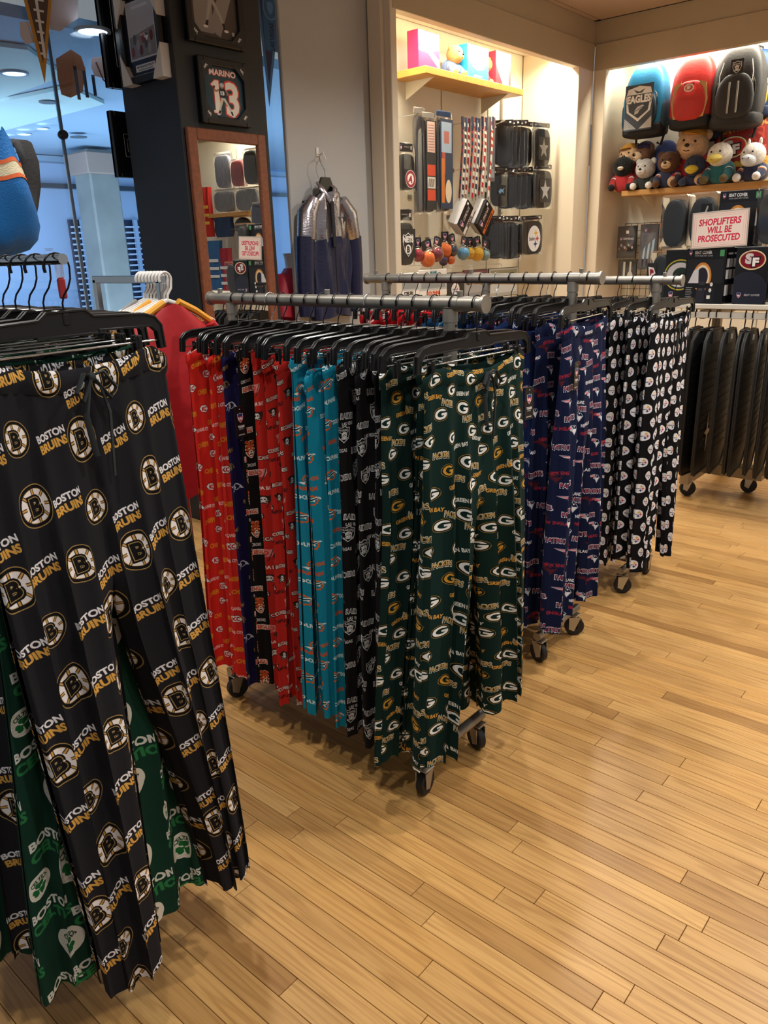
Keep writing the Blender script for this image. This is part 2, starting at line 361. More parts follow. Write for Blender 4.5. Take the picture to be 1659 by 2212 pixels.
def d_bru(A):
    for x, y, r in ((.045, .225, .030), (.165, .205, .025), (.105, .135, .027), (.235, .125, .031), (.03, .055, .024), (.16, .045, .033)): spoked_b(A, x, y, r, .15)
    for x, y in ((.105, .235), (.225, .190), (.035, .150), (.165, .120), (.095, .062), (.232, .045)): two(A, x, y-.012, 'BOSTON', 'BRUINS', '#e4e2e6', '#d3a04c', .0116)
def d_cel(A):
    for x, y, r in ((.05, .215, .036), (.18, .165, .028), (.065, .095, .027), (.205, .04, .036), (.13, .02, .02)): celt(A, x, y, r)
    for x, y in ((.15, .235), (.075, .155), (.16, .09), (.03, .03), (.225, .11), (.235, .215)): two(A, x, y-.01, 'BOSTON', 'CELTICS', '#e2e3dc', '#2f7f4a', .0165, .12)
def d_pack(A):
    for k, (x, y) in enumerate(((.04, .225), (.125, .24), (.21, .215), (.06, .165), (.165, .165), (.235, .14), (.03, .095), (.11, .105), (.19, .085), (.07, .035), (.15, .03), (.235, .03))):
        gee(A, x, y, .0225 if k % 3 else .026, *(('#cf9a3c', '#0f2926', '#a07c34') if k % 5 == 2 else ()), rot=.12*((k % 3)-1))
    for k, (x, y) in enumerate(((.085, .205), (.19, .252), (.115, .14), (.215, .11), (.05, .068), (.135, .062), (.005, .185))):
        A.text(x, y, .0150, 'PACKERS', '#e9e4d4', .12*((k % 3)-1), .06, width=.047); A.text(x, y, .0136, 'PACKERS', '#18221d', .12*((k % 3)-1), .03, width=.0445); A.text(x, y+.0010, .0118, 'PACKERS', '#d8ab5a', .12*((k % 3)-1), .01, width=.043)
    for k, (x, y) in enumerate(((.165, .128), (.03, .13), (.235, .178), (.10, .012), (.10, .182), (.015, .005))): A.text(x, y, .0095, 'GREEN BAY', ('#d79c44', '#e6e6e0')[k % 2], .18*((k % 3)-1), .04, width=.056)
def d_raid(A):
    for k, (x, y, r) in enumerate(((.04, .22, .024), (.13, .235, .02), (.21, .2, .024), (.075, .15, .022), (.17, .13, .024), (.03, .08, .023), (.235, .07, .02), (.12, .05, .024), (.185, .03, .018))): raider(A, x, y, r, .1*((k % 3)-1))
    for k, (x, y) in enumerate(((.09, .195), (.165, .18), (.225, .15), (.12, .105), (.20, .095), (.065, .04), (.03, .15), (.24, .245), (.16, .252))):
        A.text(x, y, .0145, 'RAIDERS', '#d9dadd', .1*((k % 3)-1), .07, width=.05); A.text(x, y, .0125, 'RAIDERS', '#5c5d61', .1*((k % 3)-1), .02, width=.047)
    for x, y in ((.09, .176), (.215, .125), (.06, .11), (.15, .075), (.235, .022)): A.text(x, y, .0085, 'LAS VEGAS', '#c9cacd', 0, .035, width=.042)
def d_dol(A):
    for k, (x, y) in enumerate(((.05, .215), (.155, .235), (.225, .165), (.1, .15), (.03, .1), (.17, .085), (.23, .04), (.09, .035))): dolphin(A, x, y, .022, .15*((k % 3)-1))
    for k, (x, y) in enumerate(((.105, .2), (.2, .205), (.165, .14), (.05, .165), (.1, .1), (.225, .105), (.14, .04), (.04, .02))): A.text(x, y, .012, 'DOLPHINS', ('#eaf4f2', '#eaf4f2', '#d9622e')[k % 3], .08, .035, width=.052)
    for x, y in ((.11, .245), (.215, .238), (.03, .19), (.15, .185), (.21, .135), (.06, .075), (.17, .015), (.23, .075)): A.text(x, y, .0125, 'MIAMI', '#d9562c', .12, .04, width=.032)
def d_buc(A):
    for k, (x, y) in enumerate(((.05, .22), (.15, .2), (.23, .225), (.09, .14), (.195, .13), (.03, .075), (.135, .06), (.225, .05))): bucflag(A, x, y, .024, .1, *(('#d98a86', '#c2453f') if k % 4 == 3 else ()))
    for k, (x, y) in enumerate(((.1, .24), (.2, .175), (.045, .165), (.14, .105), (.24, .1), (.085, .03), (.185, .02))):
        A.text(x, y, .0135, 'BUCCANEERS', '#221716', .04, .07, width=.062); A.text(x, y, .0115, 'BUCCANEERS', '#eee4dc', .04, .02, width=.059)
    for k, (x, y) in enumerate(((.1, .178), (.03, .115), (.185, .09), (.07, .085), (.19, .252), (.23, .005))): A.text(x, y, .011, 'TAMPA BAY', ('#3a1a1a', '#ecdcd6')[k % 2], 0, .04, width=.05)
def d_chief(A):
    for k, (x, y) in enumerate(((.05, .225), (.15, .2), (.225, .235), (.085, .14), (.2, .125), (.03, .06), (.135, .065), (.235, .03))): arrowhead(A, x, y, .022)
    for k, (x, y) in enumerate(((.1, .24), (.2, .18), (.04, .17), (.14, .115), (.235, .08), (.085, .025), (.18, .01))): A.text(x, y, .015, 'CHIEFS', '#e08a28', .05, .05, width=.046)
    for k, (x, y) in enumerate(((.1, .178), (.03, .115), (.185, .06), (.075, .09))): A.text(x, y, .011, 'KANSAS CITY', '#eedcd6', 0, .035, width=.056)
def d_rav(A):
    for k, (x, y) in enumerate(((.05, .22), (.17, .235), (.11, .15), (.22, .13), (.04, .075), (.15, .045), (.235, .03))): raven(A, x, y, .026, .05, *(('#8d713d', '#241a48') if k % 3 == 2 else ()))
    for k, (x, y) in enumerate(((.11, .2), (.215, .185), (.045, .15), (.15, .1), (.23, .08), (.07, .025), (.02, .25))): A.text(x, y, .0125, 'RAVENS', ('#e8e6ee', '#a68648')[k % 2], .02, .04, width=.045)
def d_ben(A):
    for x, y, r in ((.05, .21, .028), (.17, .225, .024), (.11, .125, .026), (.225, .12, .028), (.045, .045, .026), (.17, .035, .024)): tiger(A, x, y, r)
    for x, y in ((.11, .185), (.215, .18), (.04, .125), (.165, .09), (.1, .03), (.235, .045)): A.rect(x-.03, y-.009, x+.03, y+.009, '#e6ded6'); A.text(x, y, .0135, 'BENGALS', '#c2492a', 0, .05, width=.055)
    for x, y in ((.11, .235), (.17, .155), (.06, .085), (.225, .07)): A.text(x, y, .010, 'CINCINNATI', '#dedada', 0, .035, width=.045)
def d_pat(A):
    for k, (x, y) in enumerate(((.05, .225), (.15, .24), (.22, .2), (.09, .165), (.18, .15), (.03, .11), (.12, .095), (.22, .09), (.06, .04), (.16, .035), (.24, .015))): patr(A, x, y, .025, -.1*((k % 3)-1), *(('#5a1c28', '#471c2a', '#541f2c') if k % 5 == 4 else ()))
    for k, (x, y) in enumerate(((.1, .205), (.205, .235), (.14, .185), (.045, .15), (.225, .13), (.165, .065), (.09, .06), (.23, .05), (.02, .185))):
        A.text(x, y, .0145, 'PATRIOTS', '#e0dfe6', .1*((k % 3)-1), .07, width=.05); A.text(x, y, .0122, 'PATRIOTS', '#20284a', .1*((k % 3)-1), .035, width=.048); A.text(x, y+.001, .0115, 'PATRIOTS', '#a23346', .1*((k % 3)-1), .01, width=.047)
    for k, (x, y) in enumerate(((.04, .19), (.14, .13), (.21, .165), (.06, .08), (.2, .025), (.11, .015), (.11, .25))): A.text(x, y, .009, 'NEW ENGLAND', ('#a02a38', '#e4e4ea')[k % 2], .06*((k % 3)-1), .04, width=.062)
def d_pat2(A):
    for k, (x, y) in enumerate(((.06, .22), (.19, .18), (.1, .11), (.22, .06), (.05, .02))): patr(A, x, y, .022, .05, *(('#54233a', '#344a78', '#46507a') if k % 2 else ()))
    for k, (x, y) in enumerate(((.14, .235), (.06, .165), (.2, .135), (.12, .06), (.21, .015), (.03, .09))): A.text(x, y, .0185, 'PATRIOTS', ('#cfd4e2', '#7c2232')[k % 2], .05, .02, width=.07)
def d_stl(A):
    for j in range(6):
        for i in range(5): steel(A, (i+.5*(j % 2)+.3)*TS/5, (j+.5)*TS/6, .0155)
def d_nin(A):
    for k, (x, y) in enumerate(((.05, .21), (.18, .22), (.11, .13), (.23, .12), (.05, .05), (.17, .04))): sfoval(A, x, y, .026)
    for x, y in ((.11, .24), (.2, .17), (.045, .13), (.11, .06), (.23, .06)): A.text(x, y, .014, '49ERS', '#e9dccf', .05, .05)
def d_sea(A):
    for x, y in ((.05, .21), (.18, .22), (.11, .13), (.23, .12), (.05, .05), (.17, .04)): A.at([(-1, .2), (.2, .5), (1, 0), (.3, -.1), (-.2, -.4), (-.1, 0)], x, y, .025, 0, '#5f8ea8'); A.ell(x+.006, y+.004, .003, .003, '#6db33f')
    for x, y in ((.11, .24), (.2, .17), (.045, .13), (.11, .06), (.23, .06)): A.text(x, y, .012, 'SEAHAWKS', '#dfe8ea', .05, .04)
# ------------------------------------------------------------------ setting
M_FAS = mat('fascia_paint', '#b3a387', .6, var=.03, vscale=3); M_GREY = mat('grey_wall_paint', '#b1b1af', .65, var=.02, vscale=2); M_CREAM = mat('cream_paint', '#d9cdb8', .55)
M_NICHE = mat('niche_panel', '#e2dccb', .45); M_CEIL = mat('ceiling_tile', '#b8a290', .8, bump=.05, bscale=300); M_PILLAR = mat('pillar_paint', '#17181b', .5, var=.1, vscale=4)
M_GAP = mat('floor_gap', '#3a2413', .8)
def oak():
    m = bpy.data.materials.new('oak_floor'); m.use_nodes = True; nt = m.node_tree; N = nt.nodes; L = nt.links; b = N['Principled BSDF']
    at = N.new('ShaderNodeAttribute'); at.attribute_name = 'tone'; g = N.new('ShaderNodeNewGeometry')
    sep = N.new('ShaderNodeSeparateColor'); L.new(at.outputs['Color'], sep.inputs[0])
    off = N.new('ShaderNodeVectorMath'); off.operation = 'SCALE'; off.inputs['Scale'].default_value = 37.0; L.new(at.outputs['Color'], off.inputs[0])
    ad = N.new('ShaderNodeVectorMath'); L.new(g.outputs['Position'], ad.inputs[0]); L.new(off.outputs[0], ad.inputs[1])
    def noise(sc, scale, det, dist=0):
        mp = N.new('ShaderNodeMapping'); mp.inputs['Scale'].default_value = sc; L.new(ad.outputs[0], mp.inputs[0])
        n = N.new('ShaderNodeTexNoise'); n.inputs['Scale'].default_value = scale; n.inputs['Detail'].default_value = det; n.inputs['Distortion'].default_value = dist; L.new(mp.outputs[0], n.inputs['Vector']); return n
    fine = noise((3, 130, 1), 1.6, 5); 
    mpw = N.new('ShaderNodeMapping'); mpw.inputs['Scale'].default_value = (1.4, 22, 1); L.new(ad.outputs[0], mpw.inputs[0])
    wv = N.new('ShaderNodeTexNoise'); wv.inputs['Scale'].default_value = 1.3; wv.inputs['Detail'].default_value = 1.0; L.new(mpw.outputs[0], wv.inputs['Vector'])
    rings = N.new('ShaderNodeMath'); rings.operation = 'MULTIPLY'; rings.inputs[1].default_value = 34; L.new(wv.outputs[0], rings.inputs[0])
    sn = N.new('ShaderNodeMath'); sn.operation = 'SINE'; L.new(rings.outputs[0], sn.inputs[0])
    mr = N.new('ShaderNodeMapRange'); mr.inputs['From Min'].default_value = -.2; mr.inputs['From Max'].default_value = 1.0; mr.inputs['To Max'].default_value = .42; L.new(sn.outputs[0], mr.inputs[0])
    mf = N.new('ShaderNodeMapRange'); mf.inputs['From Min'].default_value = .42; mf.inputs['From Max'].default_value = .70; L.new(fine.outputs[0], mf.inputs[0])
    mm = N.new('ShaderNodeMath'); mm.operation = 'MULTIPLY_ADD'; mm.inputs[1].default_value = .40; L.new(mf.outputs[0], mm.inputs[0]); L.new(mr.outputs[0], mm.inputs[2])
    cr = N.new('ShaderNodeMix'); cr.data_type = 'RGBA'; cr.inputs[6].default_value = (*lin(hx('#cda266')), 1); cr.inputs[7].default_value = (*lin(hx('#a67944')), 1); L.new(mm.outputs[0], cr.inputs[0])
    hue = N.new('ShaderNodeMix'); hue.data_type = 'RGBA'; hue.blend_type = 'MULTIPLY'; hue.inputs[0].default_value = 1; L.new(cr.outputs[2], hue.inputs[6])
    ramp = N.new('ShaderNodeValToRGB'); e = ramp.color_ramp.elements; e[0].color = (.62, .54, .46, 1); e[1].color = (1.10, 1.10, 1.08, 1)
    k = e.new(.12); k.color = (.84, .78, .70, 1); k = e.new(.5); k.color = (.96, .93, .88, 1); k = e.new(.75); k.color = (1.0, .93, .80, 1); L.new(sep.outputs[0], ramp.inputs[0]); L.new(ramp.outputs[0], hue.inputs[7])
    L.new(hue.outputs[2], b.inputs['Base Color'])
    wear = N.new('ShaderNodeTexNoise'); wear.inputs['Scale'].default_value = 2.2; wear.inputs['Detail'].default_value = 6; L.new(g.outputs['Position'], wear.inputs['Vector'])
    rr = N.new('ShaderNodeMapRange'); rr.inputs['To Min'].default_value = .26; rr.inputs['To Max'].default_value = .50; L.new(wear.outputs[0], rr.inputs[0]); L.new(rr.outputs[0], b.inputs['Roughness'])
    bp = N.new('ShaderNodeBump'); bp.inputs['Strength'].default_value = .10; bp.inputs['Distance'].default_value = .002; L.new(mm.outputs[0], bp.inputs['Height']); L.new(bp.outputs[0], b.inputs['Normal'])
    return m
M_OAK = oak()
def tone_mesh(name, boxes):
    mb = MB(); tones = []
    for (x0, x1, y0, y1, tn) in boxes:
        n = len(mb.f); mb.box(((x0+x1)/2, (y0+y1)/2, -.006), (x1-x0-.0016, y1-y0-.0014, .012), .0008); tones += [tn]*(len(mb.f)-n)
    me = mb.mesh(name, M_OAK, 0); ca = me.color_attributes.new('tone', 'FLOAT_COLOR', 'CORNER'); arr = []
    for p, tn in zip(me.polygons, tones): arr += [tn[0], tn[1], tn[2], 1.0]*p.loop_total
    ca.data.foreach_set('color', arr); return me
floor = struct(MB().box((-.8, 3.2, -.026), (7.2, 8.8, .024)).build('floor', M_GAP, smooth=0))
_r0 = random.Random(11); rest = []; cand = []
PWD = .0572
for j in range(0, 130):
    y0 = .10+j*PWD; x = -4.1+_r0.random()*.9
    rest.append((-4.25, x, y0, y0+PWD, (_r0.random(), _r0.random(), _r0.random())))
    while x < 2.6:
        l = _r0.choice((.28, .45, .62, .8, .95, 1.1, 1.35))*(.85+.3*_r0.random()); x1 = min(x+l, 2.65)
        b = (x, x1, y0, y0+PWD, (_r0.random(), _r0.random(), _r0.random())); xr = .35+.0*y0
        vis = x1 > -1.75-.05*y0 and x < .12+.0*y0 and y0 > .62 and (y0 > .95 or x > -1.6)
        (cand if vis else rest).append(b); x = x1
cand.sort(key=lambda b: b[2]-.4*b[0])
for b in cand[:298]: obj('plank', tone_mesh('plank', [b]), floor)
o = obj('plank_field', tone_mesh('plank_field', cand[298:]+rest), floor); o['kind'] = 'stuff'
XA, YB, ZC, ZH, ZL = -3.446, 6.913, 3.323, 2.944, 3.147
XB, YBK, YP0, YP1 = -4.000, 7.423, 4.204, 6.652
# ceiling with its panels
ceil = struct(MB().box((-.8, 2.9, ZC+.052), (7.6, 9.6, .08)).build('ceiling', mat('ceiling_gap', '#4a3d33', .9), smooth=0))
for i in range(4):
    for j in range(6):
        MB().box((-2.80+i*1.22, 6.312-j*1.22, ZC+.006), (1.212, 1.212, .012), .002).build('panel', M_CEIL, ceil, 0)
MB().box((-3.93, 2.4, ZC+.006), (1.03, 9.0, .012)).build('panel', M_CEIL, ceil, 0)
# back wall with the lit display alcove
wb = struct(MB().box((XB-.04, (YP0+YB)/2+.1, ZC/2), (.08, YB-YP0+.6, ZC)).build('wall_back', M_NICHE, smooth=0))
MB().box((XA-.035, (YP0+YB)/2, (ZH+ZL)/2), (.07, YB-YP0, ZL-ZH), .003).build('fascia', M_FAS, wb); MB().box((XA-.060, (YP0+YB)/2+.03, (ZL+ZC)/2), (.09, YB-YP0+.06, ZC-ZL), .003).build('upper_fascia', M_FAS, wb)
MB().box((XA-.27-.004, (YP1+YB)/2, ZL/2), (.54, YB-YP1, ZL-.002), .004).build('pier', M_CREAM, wb)
MB().box((XA-.27-.004, YP0+.01, ZC/2), (.54, .06, ZC-.004), .004).build('pilaster', M_CREAM, wb); MB().box((XA-.11, YP0-.035, ZC/2), (.11, .03, ZC-.004), .004).build('pilaster_moulding', M_CREAM, wb)
MB().box(((XA+XB)/2-.02, (YP0+YP1)/2, ZL-.02), (XA-XB-.09, YP1-YP0, .04)).build('alcove_ceiling', M_NICHE, wb, 0)
for q in (.24, .51, .78): MB().box((XB+.002, YP0+(YP1-YP0)*q, 1.45), (.004, .006, 2.9)).build('panel_joint', mat('joint_shadow', '#8b8371', .7), wb, 0)
MB().box((XB+.01, YP0+(YP1-YP0)*.86, 2.2), (.02, .02, 1.5)).build('slotted_upright', mat('slotted_metal', '#8d8a80', .4, .7), wb, 0)
# right wall with its long lit niche
wr = struct(MB().box((.1, YBK+.04, ZC/2), (7.4, .08, ZC)).build('wall_right', M_NICHE, smooth=0))
MB().box((.06, YB+.035, (ZH+ZL)/2), (7.0, .07, ZL-ZH), .003).build('fascia', M_FAS, wr); MB().box((.06, YB+.060, (ZL+ZC)/2), (7.1, .09, ZC-ZL), .003).build('upper_fascia', M_FAS, wr)
MB().box((XA+.054, YB+.264, ZL/2), (.11, .52, ZL-.002), .004).build('pier', M_CREAM, wr)
MB().box((.1, (YB+YBK)/2+.03, ZL-.02), (7.0, YBK-YB-.06, .04)).build('niche_ceiling', M_NICHE, wr, 0)
for xx in (-2.70, -2.03, -1.34, -.67, .34, .98, 1.68): MB().box((xx, YBK-.002, 1.45), (.006, .004, 2.9)).build('panel_joint', MATS['joint_shadow'], wr, 0)
# grey wall carrying the jacket, dark pillar
struct(MB().box((-3.635, (on(612, 200, 0, -3.62).y+YP0)/2, ZC/2), (.03, YP0-on(612, 200, 0, -3.62).y, ZC), .006).build('wall_side', M_GREY))
struct(MB().box((-3.845, 2.965, ZC/2), (.49, .59, ZC), .004).build('pillar', M_PILLAR))
# shop window
GL = film('shop_glass', (1, 1, 1), .05, .0, (.86, .94, 1.0))
wn = struct(MB().box((-4.22, -.2, 1.6), (.012, 5.10, 3.1)).build('window_1', GL, smooth=0)); wn2 = struct(MB().box((-4.22, 3.4, 1.6), (.012, 2.06, 3.1)).build('window_2', GL, smooth=0))
MB().box((-4.215, 2.357, 1.6), (.018, .010, 3.1)).build('pane_joint', mat('glass_edge', '#4d6076', .2), wn, 0)
MB().lathe([(0, -.02), (.02, -.02), (.024, -.01), (.024, .01), (.02, .02), (0, .02)], T(-4.21, 2.357, 2.18, 0, PI/2, 0)).build('glass_fitting', mat('dark_steel', '#3a3a3d', .35, .8), wn)
# ------------------------------------------------------------------ the mall beyond the glass
M_MW = mat('mall_wall', '#a9bcd8', .6, var=.04, vscale=1); M_MC = mat('mall_ceiling', '#93a9bd', .8)
struct(MB().box((-9.65, 7.0, 1.6), (.1, 12, 3.4)).build('wall_outside', M_MW, smooth=0)); struct(MB().box((-7.0, 6.0, -.03), (5.5, 14, .04)).build('floor_outside', mat('mall_floor', '#7c7f86', .3), smooth=0))
mc = struct(MB().box((-7.0, 6.0, 2.76), (5.3, 13, .06)).build('ceiling_outside', M_MC, smooth=0))
for pts in (((-5, 100), (60, 108), (140, 165), (-5, 216)), ((-5, 222), (150, 190), (226, 225), (-5, 286))):
    P = [on(px, py, 2, 2.70) for px, py in pts]
    MB().prism([(p.x, p.y) for p in P][::-1], .025, T(0, 0, 2.70)).build('soffit_panel', mat('soffit_pale', '#b9cdc9', .7), mc, 0)
M_DL = mat('downlight_glow', '#eaf6ff', .5, emit=4)
for px, py, r in ((200, 68, .075), (31, 159, .07), (52, 290, .06), (92, 278, .05), (14, 301, .06)):
    p = on(px, py, 2, 2.692)
    t = thing('downlight', '%s round downlight in the mall ceiling beyond the glass' % {200: 'highest', 31: 'large pale', 52: 'wide low', 92: 'small', 14: 'lowest'}[px], 'downlight', p, group='mall downlights'); MB().lathe([(0, 0), (r, 0), (r, .008), (0, .008)], n=20).build('lamp_disc', M_DL, t); MB().lathe([(r, -.004), (r*1.25, -.004), (r*1.25, .008), (r, .008), (r, -.004)], n=20).build('trim_ring', M_MC, t)
for px, py, r in ((105, 222, .07), (170, 297, .08)):
    p = on(px, py, 2, 2.69); t = thing('ceiling_speaker', ('dark round grille in the mall ceiling near the pointed pennant tip', 'dark round grille in the mall ceiling above the grey column')[py > 250], 'speaker', p); MB().lathe([(0, 0), (r, 0), (r, .008), (0, .008)], n=20).build('grille', mat('grille_dark', '#4c5a63', .6), t)
tr = struct(MB().box((-9.55, 7.0, 2.405), (.1, 10, .05)).build('trim_1', mat('mall_trim_dark', '#2c3640', .5), smooth=0)); struct(MB().box((-9.5, 7.0, 2.69), (.2, 10, .06)).build('trim_2', M_MC, smooth=0))
pc = on(222, 480, 0, -8.6); colm = struct(MB().box((pc.x, pc.y, 1.35), (.34, .36, 2.7), .02).build('column_outside', mat('column_grey', '#8b8880', .6, var=.15, vscale=3), smooth=0))
MB().box((pc.x, pc.y, 2.56), (.40, .42, .22), .01).build('capital', mat('capital_brown', '#a58b7c', .6), colm)
for n, (pa, pb) in enumerate((((150, 480), (222, 650)), ((268, 482), (330, 650)))):
    a, b = on(*pa, 0, -9.55), on(*pb, 0, -9.55); sh = struct(MB().box((-9.58, (a.y+b.y)/2, 1.4), (.04, abs(b.y-a.y), 1.25)).build('window_%d' % (n+3), mat('shutter_dark', '#1d2a44', .4), smooth=0))
    for k in range(17): MB().box((-9.53, (a.y+b.y)/2, .85+k*.068), (.03, abs(b.y-a.y), .020), 0, None).build('slat', mat('slat_pale', '#cfdcef', .5), sh, 0)
    for f in (.5, .98): MB().box((-9.52, a.y+(b.y-a.y)*f, 1.4), (.04, .05, 1.25)).build('shutter_rail', M_MW, sh, 0)
for k, (px0, py0, px1, py1) in enumerate(((566, 268, 612, 330), (566, 332, 620, 372))):
    a, b = on(px0, py0, 0, -9.4), on(px1, py1, 0, -9.4)
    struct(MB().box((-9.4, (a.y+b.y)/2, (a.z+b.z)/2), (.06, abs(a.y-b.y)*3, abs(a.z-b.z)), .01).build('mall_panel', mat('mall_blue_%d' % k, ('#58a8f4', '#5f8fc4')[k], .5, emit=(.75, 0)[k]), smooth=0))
# ------------------------------------------------------------------ garment racks, hangers, pants
M_PIPE = mat('raw_steel_pipe', '#98938a', .42, .75, var=.18, vscale=14); M_BLK = mat('black_plastic', '#0d0d0f', .33); M_WIRE = mat('dark_wire', '#26262a', .3, .9); M_CHR = mat('chrome_wire', '#c9ccd0', .15, 1.0)
M_RUB = mat('black_rubber', '#151517', .6); M_ZINC = mat('zinc_plate', '#b9b6ad', .35, .9)
def rack(x0, x1, y, z, label):
    t = thing('garment_rack', label, 'garment rack', ((x0+x1)/2, y, 0)); h = (x1-x0)/2
    MB().tube([(-h, 0, z), (h, 0, z)], .0178, 16).build('rod', M_PIPE, t)
    for sx in (-1, 1):
        MB().tube([(sx*(h-.004), 0, z), (sx*(h+.004), 0, z)], .0228, 20).build('rod_cap', M_PIPE, t)
        px = sx*(h-.105); p = MB().tube([(px, 0, .11), (px, 0, z-.012)], .0180, 14).build('post', M_PIPE, t)
        mb = MB().tube([(px-.03, 0, z), (px+.03, 0, z)], .0192, 14); mb.tube([(px, 0, z-.045), (px, 0, z-.012)], .0200, 14); mb.build('tee_joint', M_PIPE, t)
        MB().tube([(px+.019, 0, z-.055), (px-.019, 0, z-.055)], .004, 8).build('hole', M_RUB, p)
        MB().tube([(px, -.165, .115), (px, .165, .115)], .0165, 12).build('cross_foot', M_PIPE, t)
        for sy in (-1, 1):
            c = MB(); c.box((px, sy*.14, .092), (.045, .045, .006), .002); yaw = (sx*13+sy*29+y*70) % 180; M = T(px, sy*.14, 0, 0, 0, math.radians(yaw))
            for q in (-1, 1): c.prism([(-.022, .032), (.0, .022), (.026, .085), (-.022, .085)], .003, M @ T(0, q*.017+.0015, 0, PI/2, 0, 0))
            cs = c.build('caster', M_ZINC, t)
            MB().lathe([(.012, -.013), (.036, -.013), (.040, -.009), (.040, .009), (.036, .013), (.012, .013), (.012, -.013)], M @ T(.004, 0, .040, PI/2, 0, 0), 20).build('wheel', M_RUB, cs)
    MB().tube([(-h+.105, 0, .115), (h-.105, 0, .115)], .0165, 12).build('base_tube', M_PIPE, t)
    for fx in (-h+.05, 0, h-.075): MB().box((fx, 0, z+.024), (.012, .012, .016), .001).build('set_screw', M_PIPE, t)
    return t
FS = dict(f_bru=.325, f_cel=.33, f_pack=.285, f_pat=.335, f_stl=.345, f_raid=.285)
_hang = {}
def hanger_meshes(hw, hook):
    key = (hw, hook)
    if key in _hang: return _hang[key]
    k = hw/.232
    half = [(0, 0), (.034, 0), (.048, -.011), (.185, -.015), (.212, -.021), (.228, -.036), (.232, -.076), (.221, -.077), (.217, -.046), (.202, -.036), (.07, -.034), (.055, -.038), (0, -.038)]
    half = [(a*k if a > .06 else a, b) for a, b in half]; poly = [(-a, b) for a, b in half[::-1]][:-1]+half[:-1]
    R = Matrix(((0, 0, 1, 0), (1, 0, 0, 0), (0, 1, 0, 0), (0, 0, 0, 1)))
    mb = MB().prism(poly[::-1] if False else poly, .010, T(-.005, 0, 0) @ R)
    top = [p for p in half[:7]]
    for sx in (-.005, .005):
        mb.tube([(sx, -a, b) for a, b in top[::-1]]+[(sx, a, b) for a, b in top], .0026, 6); bot = half[7:12]; mb.tube([(sx, -a, b) for a, b in bot]+[(sx, a, b) for a, b in bot[::-1]], .0022, 6)
    mb.box((0, 0, -.012), (.016, .012, .02), .002)
    beam = mb.mesh('beam', M_BLK, 35); z0 = .068
    if hook == 'white': pts = []
    hp = [(0, -.0215*math.cos(a)-.0, z0+.0215*math.sin(a)) for a in np.linspace(-.35, PI, 12)]+[(0, .020, z0-.018), (0, .014, z0-.032), (0, .004, z0-.044), (0, 0, z0-.055), (0, 0, 0)]
    m = MB().tube(hp, .0016, 7); m.tube([hp[0], hp[1], hp[2]], .0027, 7); hk = m.mesh('hook', M_CHR if hook == 'chrome' else M_WIRE, 60)
    bar = MB().tube([(0, -.224*k, -.062), (0, .224*k, -.062)], .0024, 7).mesh('bar', M_CHR, 60)
    clips = []
    for sy in (-1, 1):
        c = MB(); yy = sy*(.232*k-.055)
        for sx in (-1, 1): c.box((sx*.0075, yy, -.072), (.005, .013, .046), .002)
        c.box((0, yy, -.060), (.014, .011, .012), .002); c.tube([(.0105, yy-.004, -.05), (.014, yy, -.062), (.0105, yy-.004, -.078)], .001, 5); clips.append(c.mesh('clip', M_BLK, 35))
    _hang[key] = (beam, hk, bar, clips); return _hang[key]
def hanger(x, y, zrod, hw, rz, label, hook='dark', clips=True):
    t = thing('clip_hanger', label, 'hanger', (x, y, zrod-.068), rz); b, h, r, c = hanger_meshes(hw, hook)
    obj('beam', b, t); obj('hook', h, t); obj('bar', r, t)
    if clips:
        for q in c: obj('clip', q, t)
    return t
def sm(a): a = np.clip(a, 0, 1); return a*a*(3-2*a)
def weld(me):
    bm = bmesh.new(); bm.from_mesh(me); bmesh.ops.remove_doubles(bm, verts=bm.verts, dist=2e-5); bm.to_mesh(me); bm.free()
    me.polygons.foreach_set('use_smooth', [True]*len(me.polygons)); me.set_sharp_from_angle(angle=math.radians(75)); return me
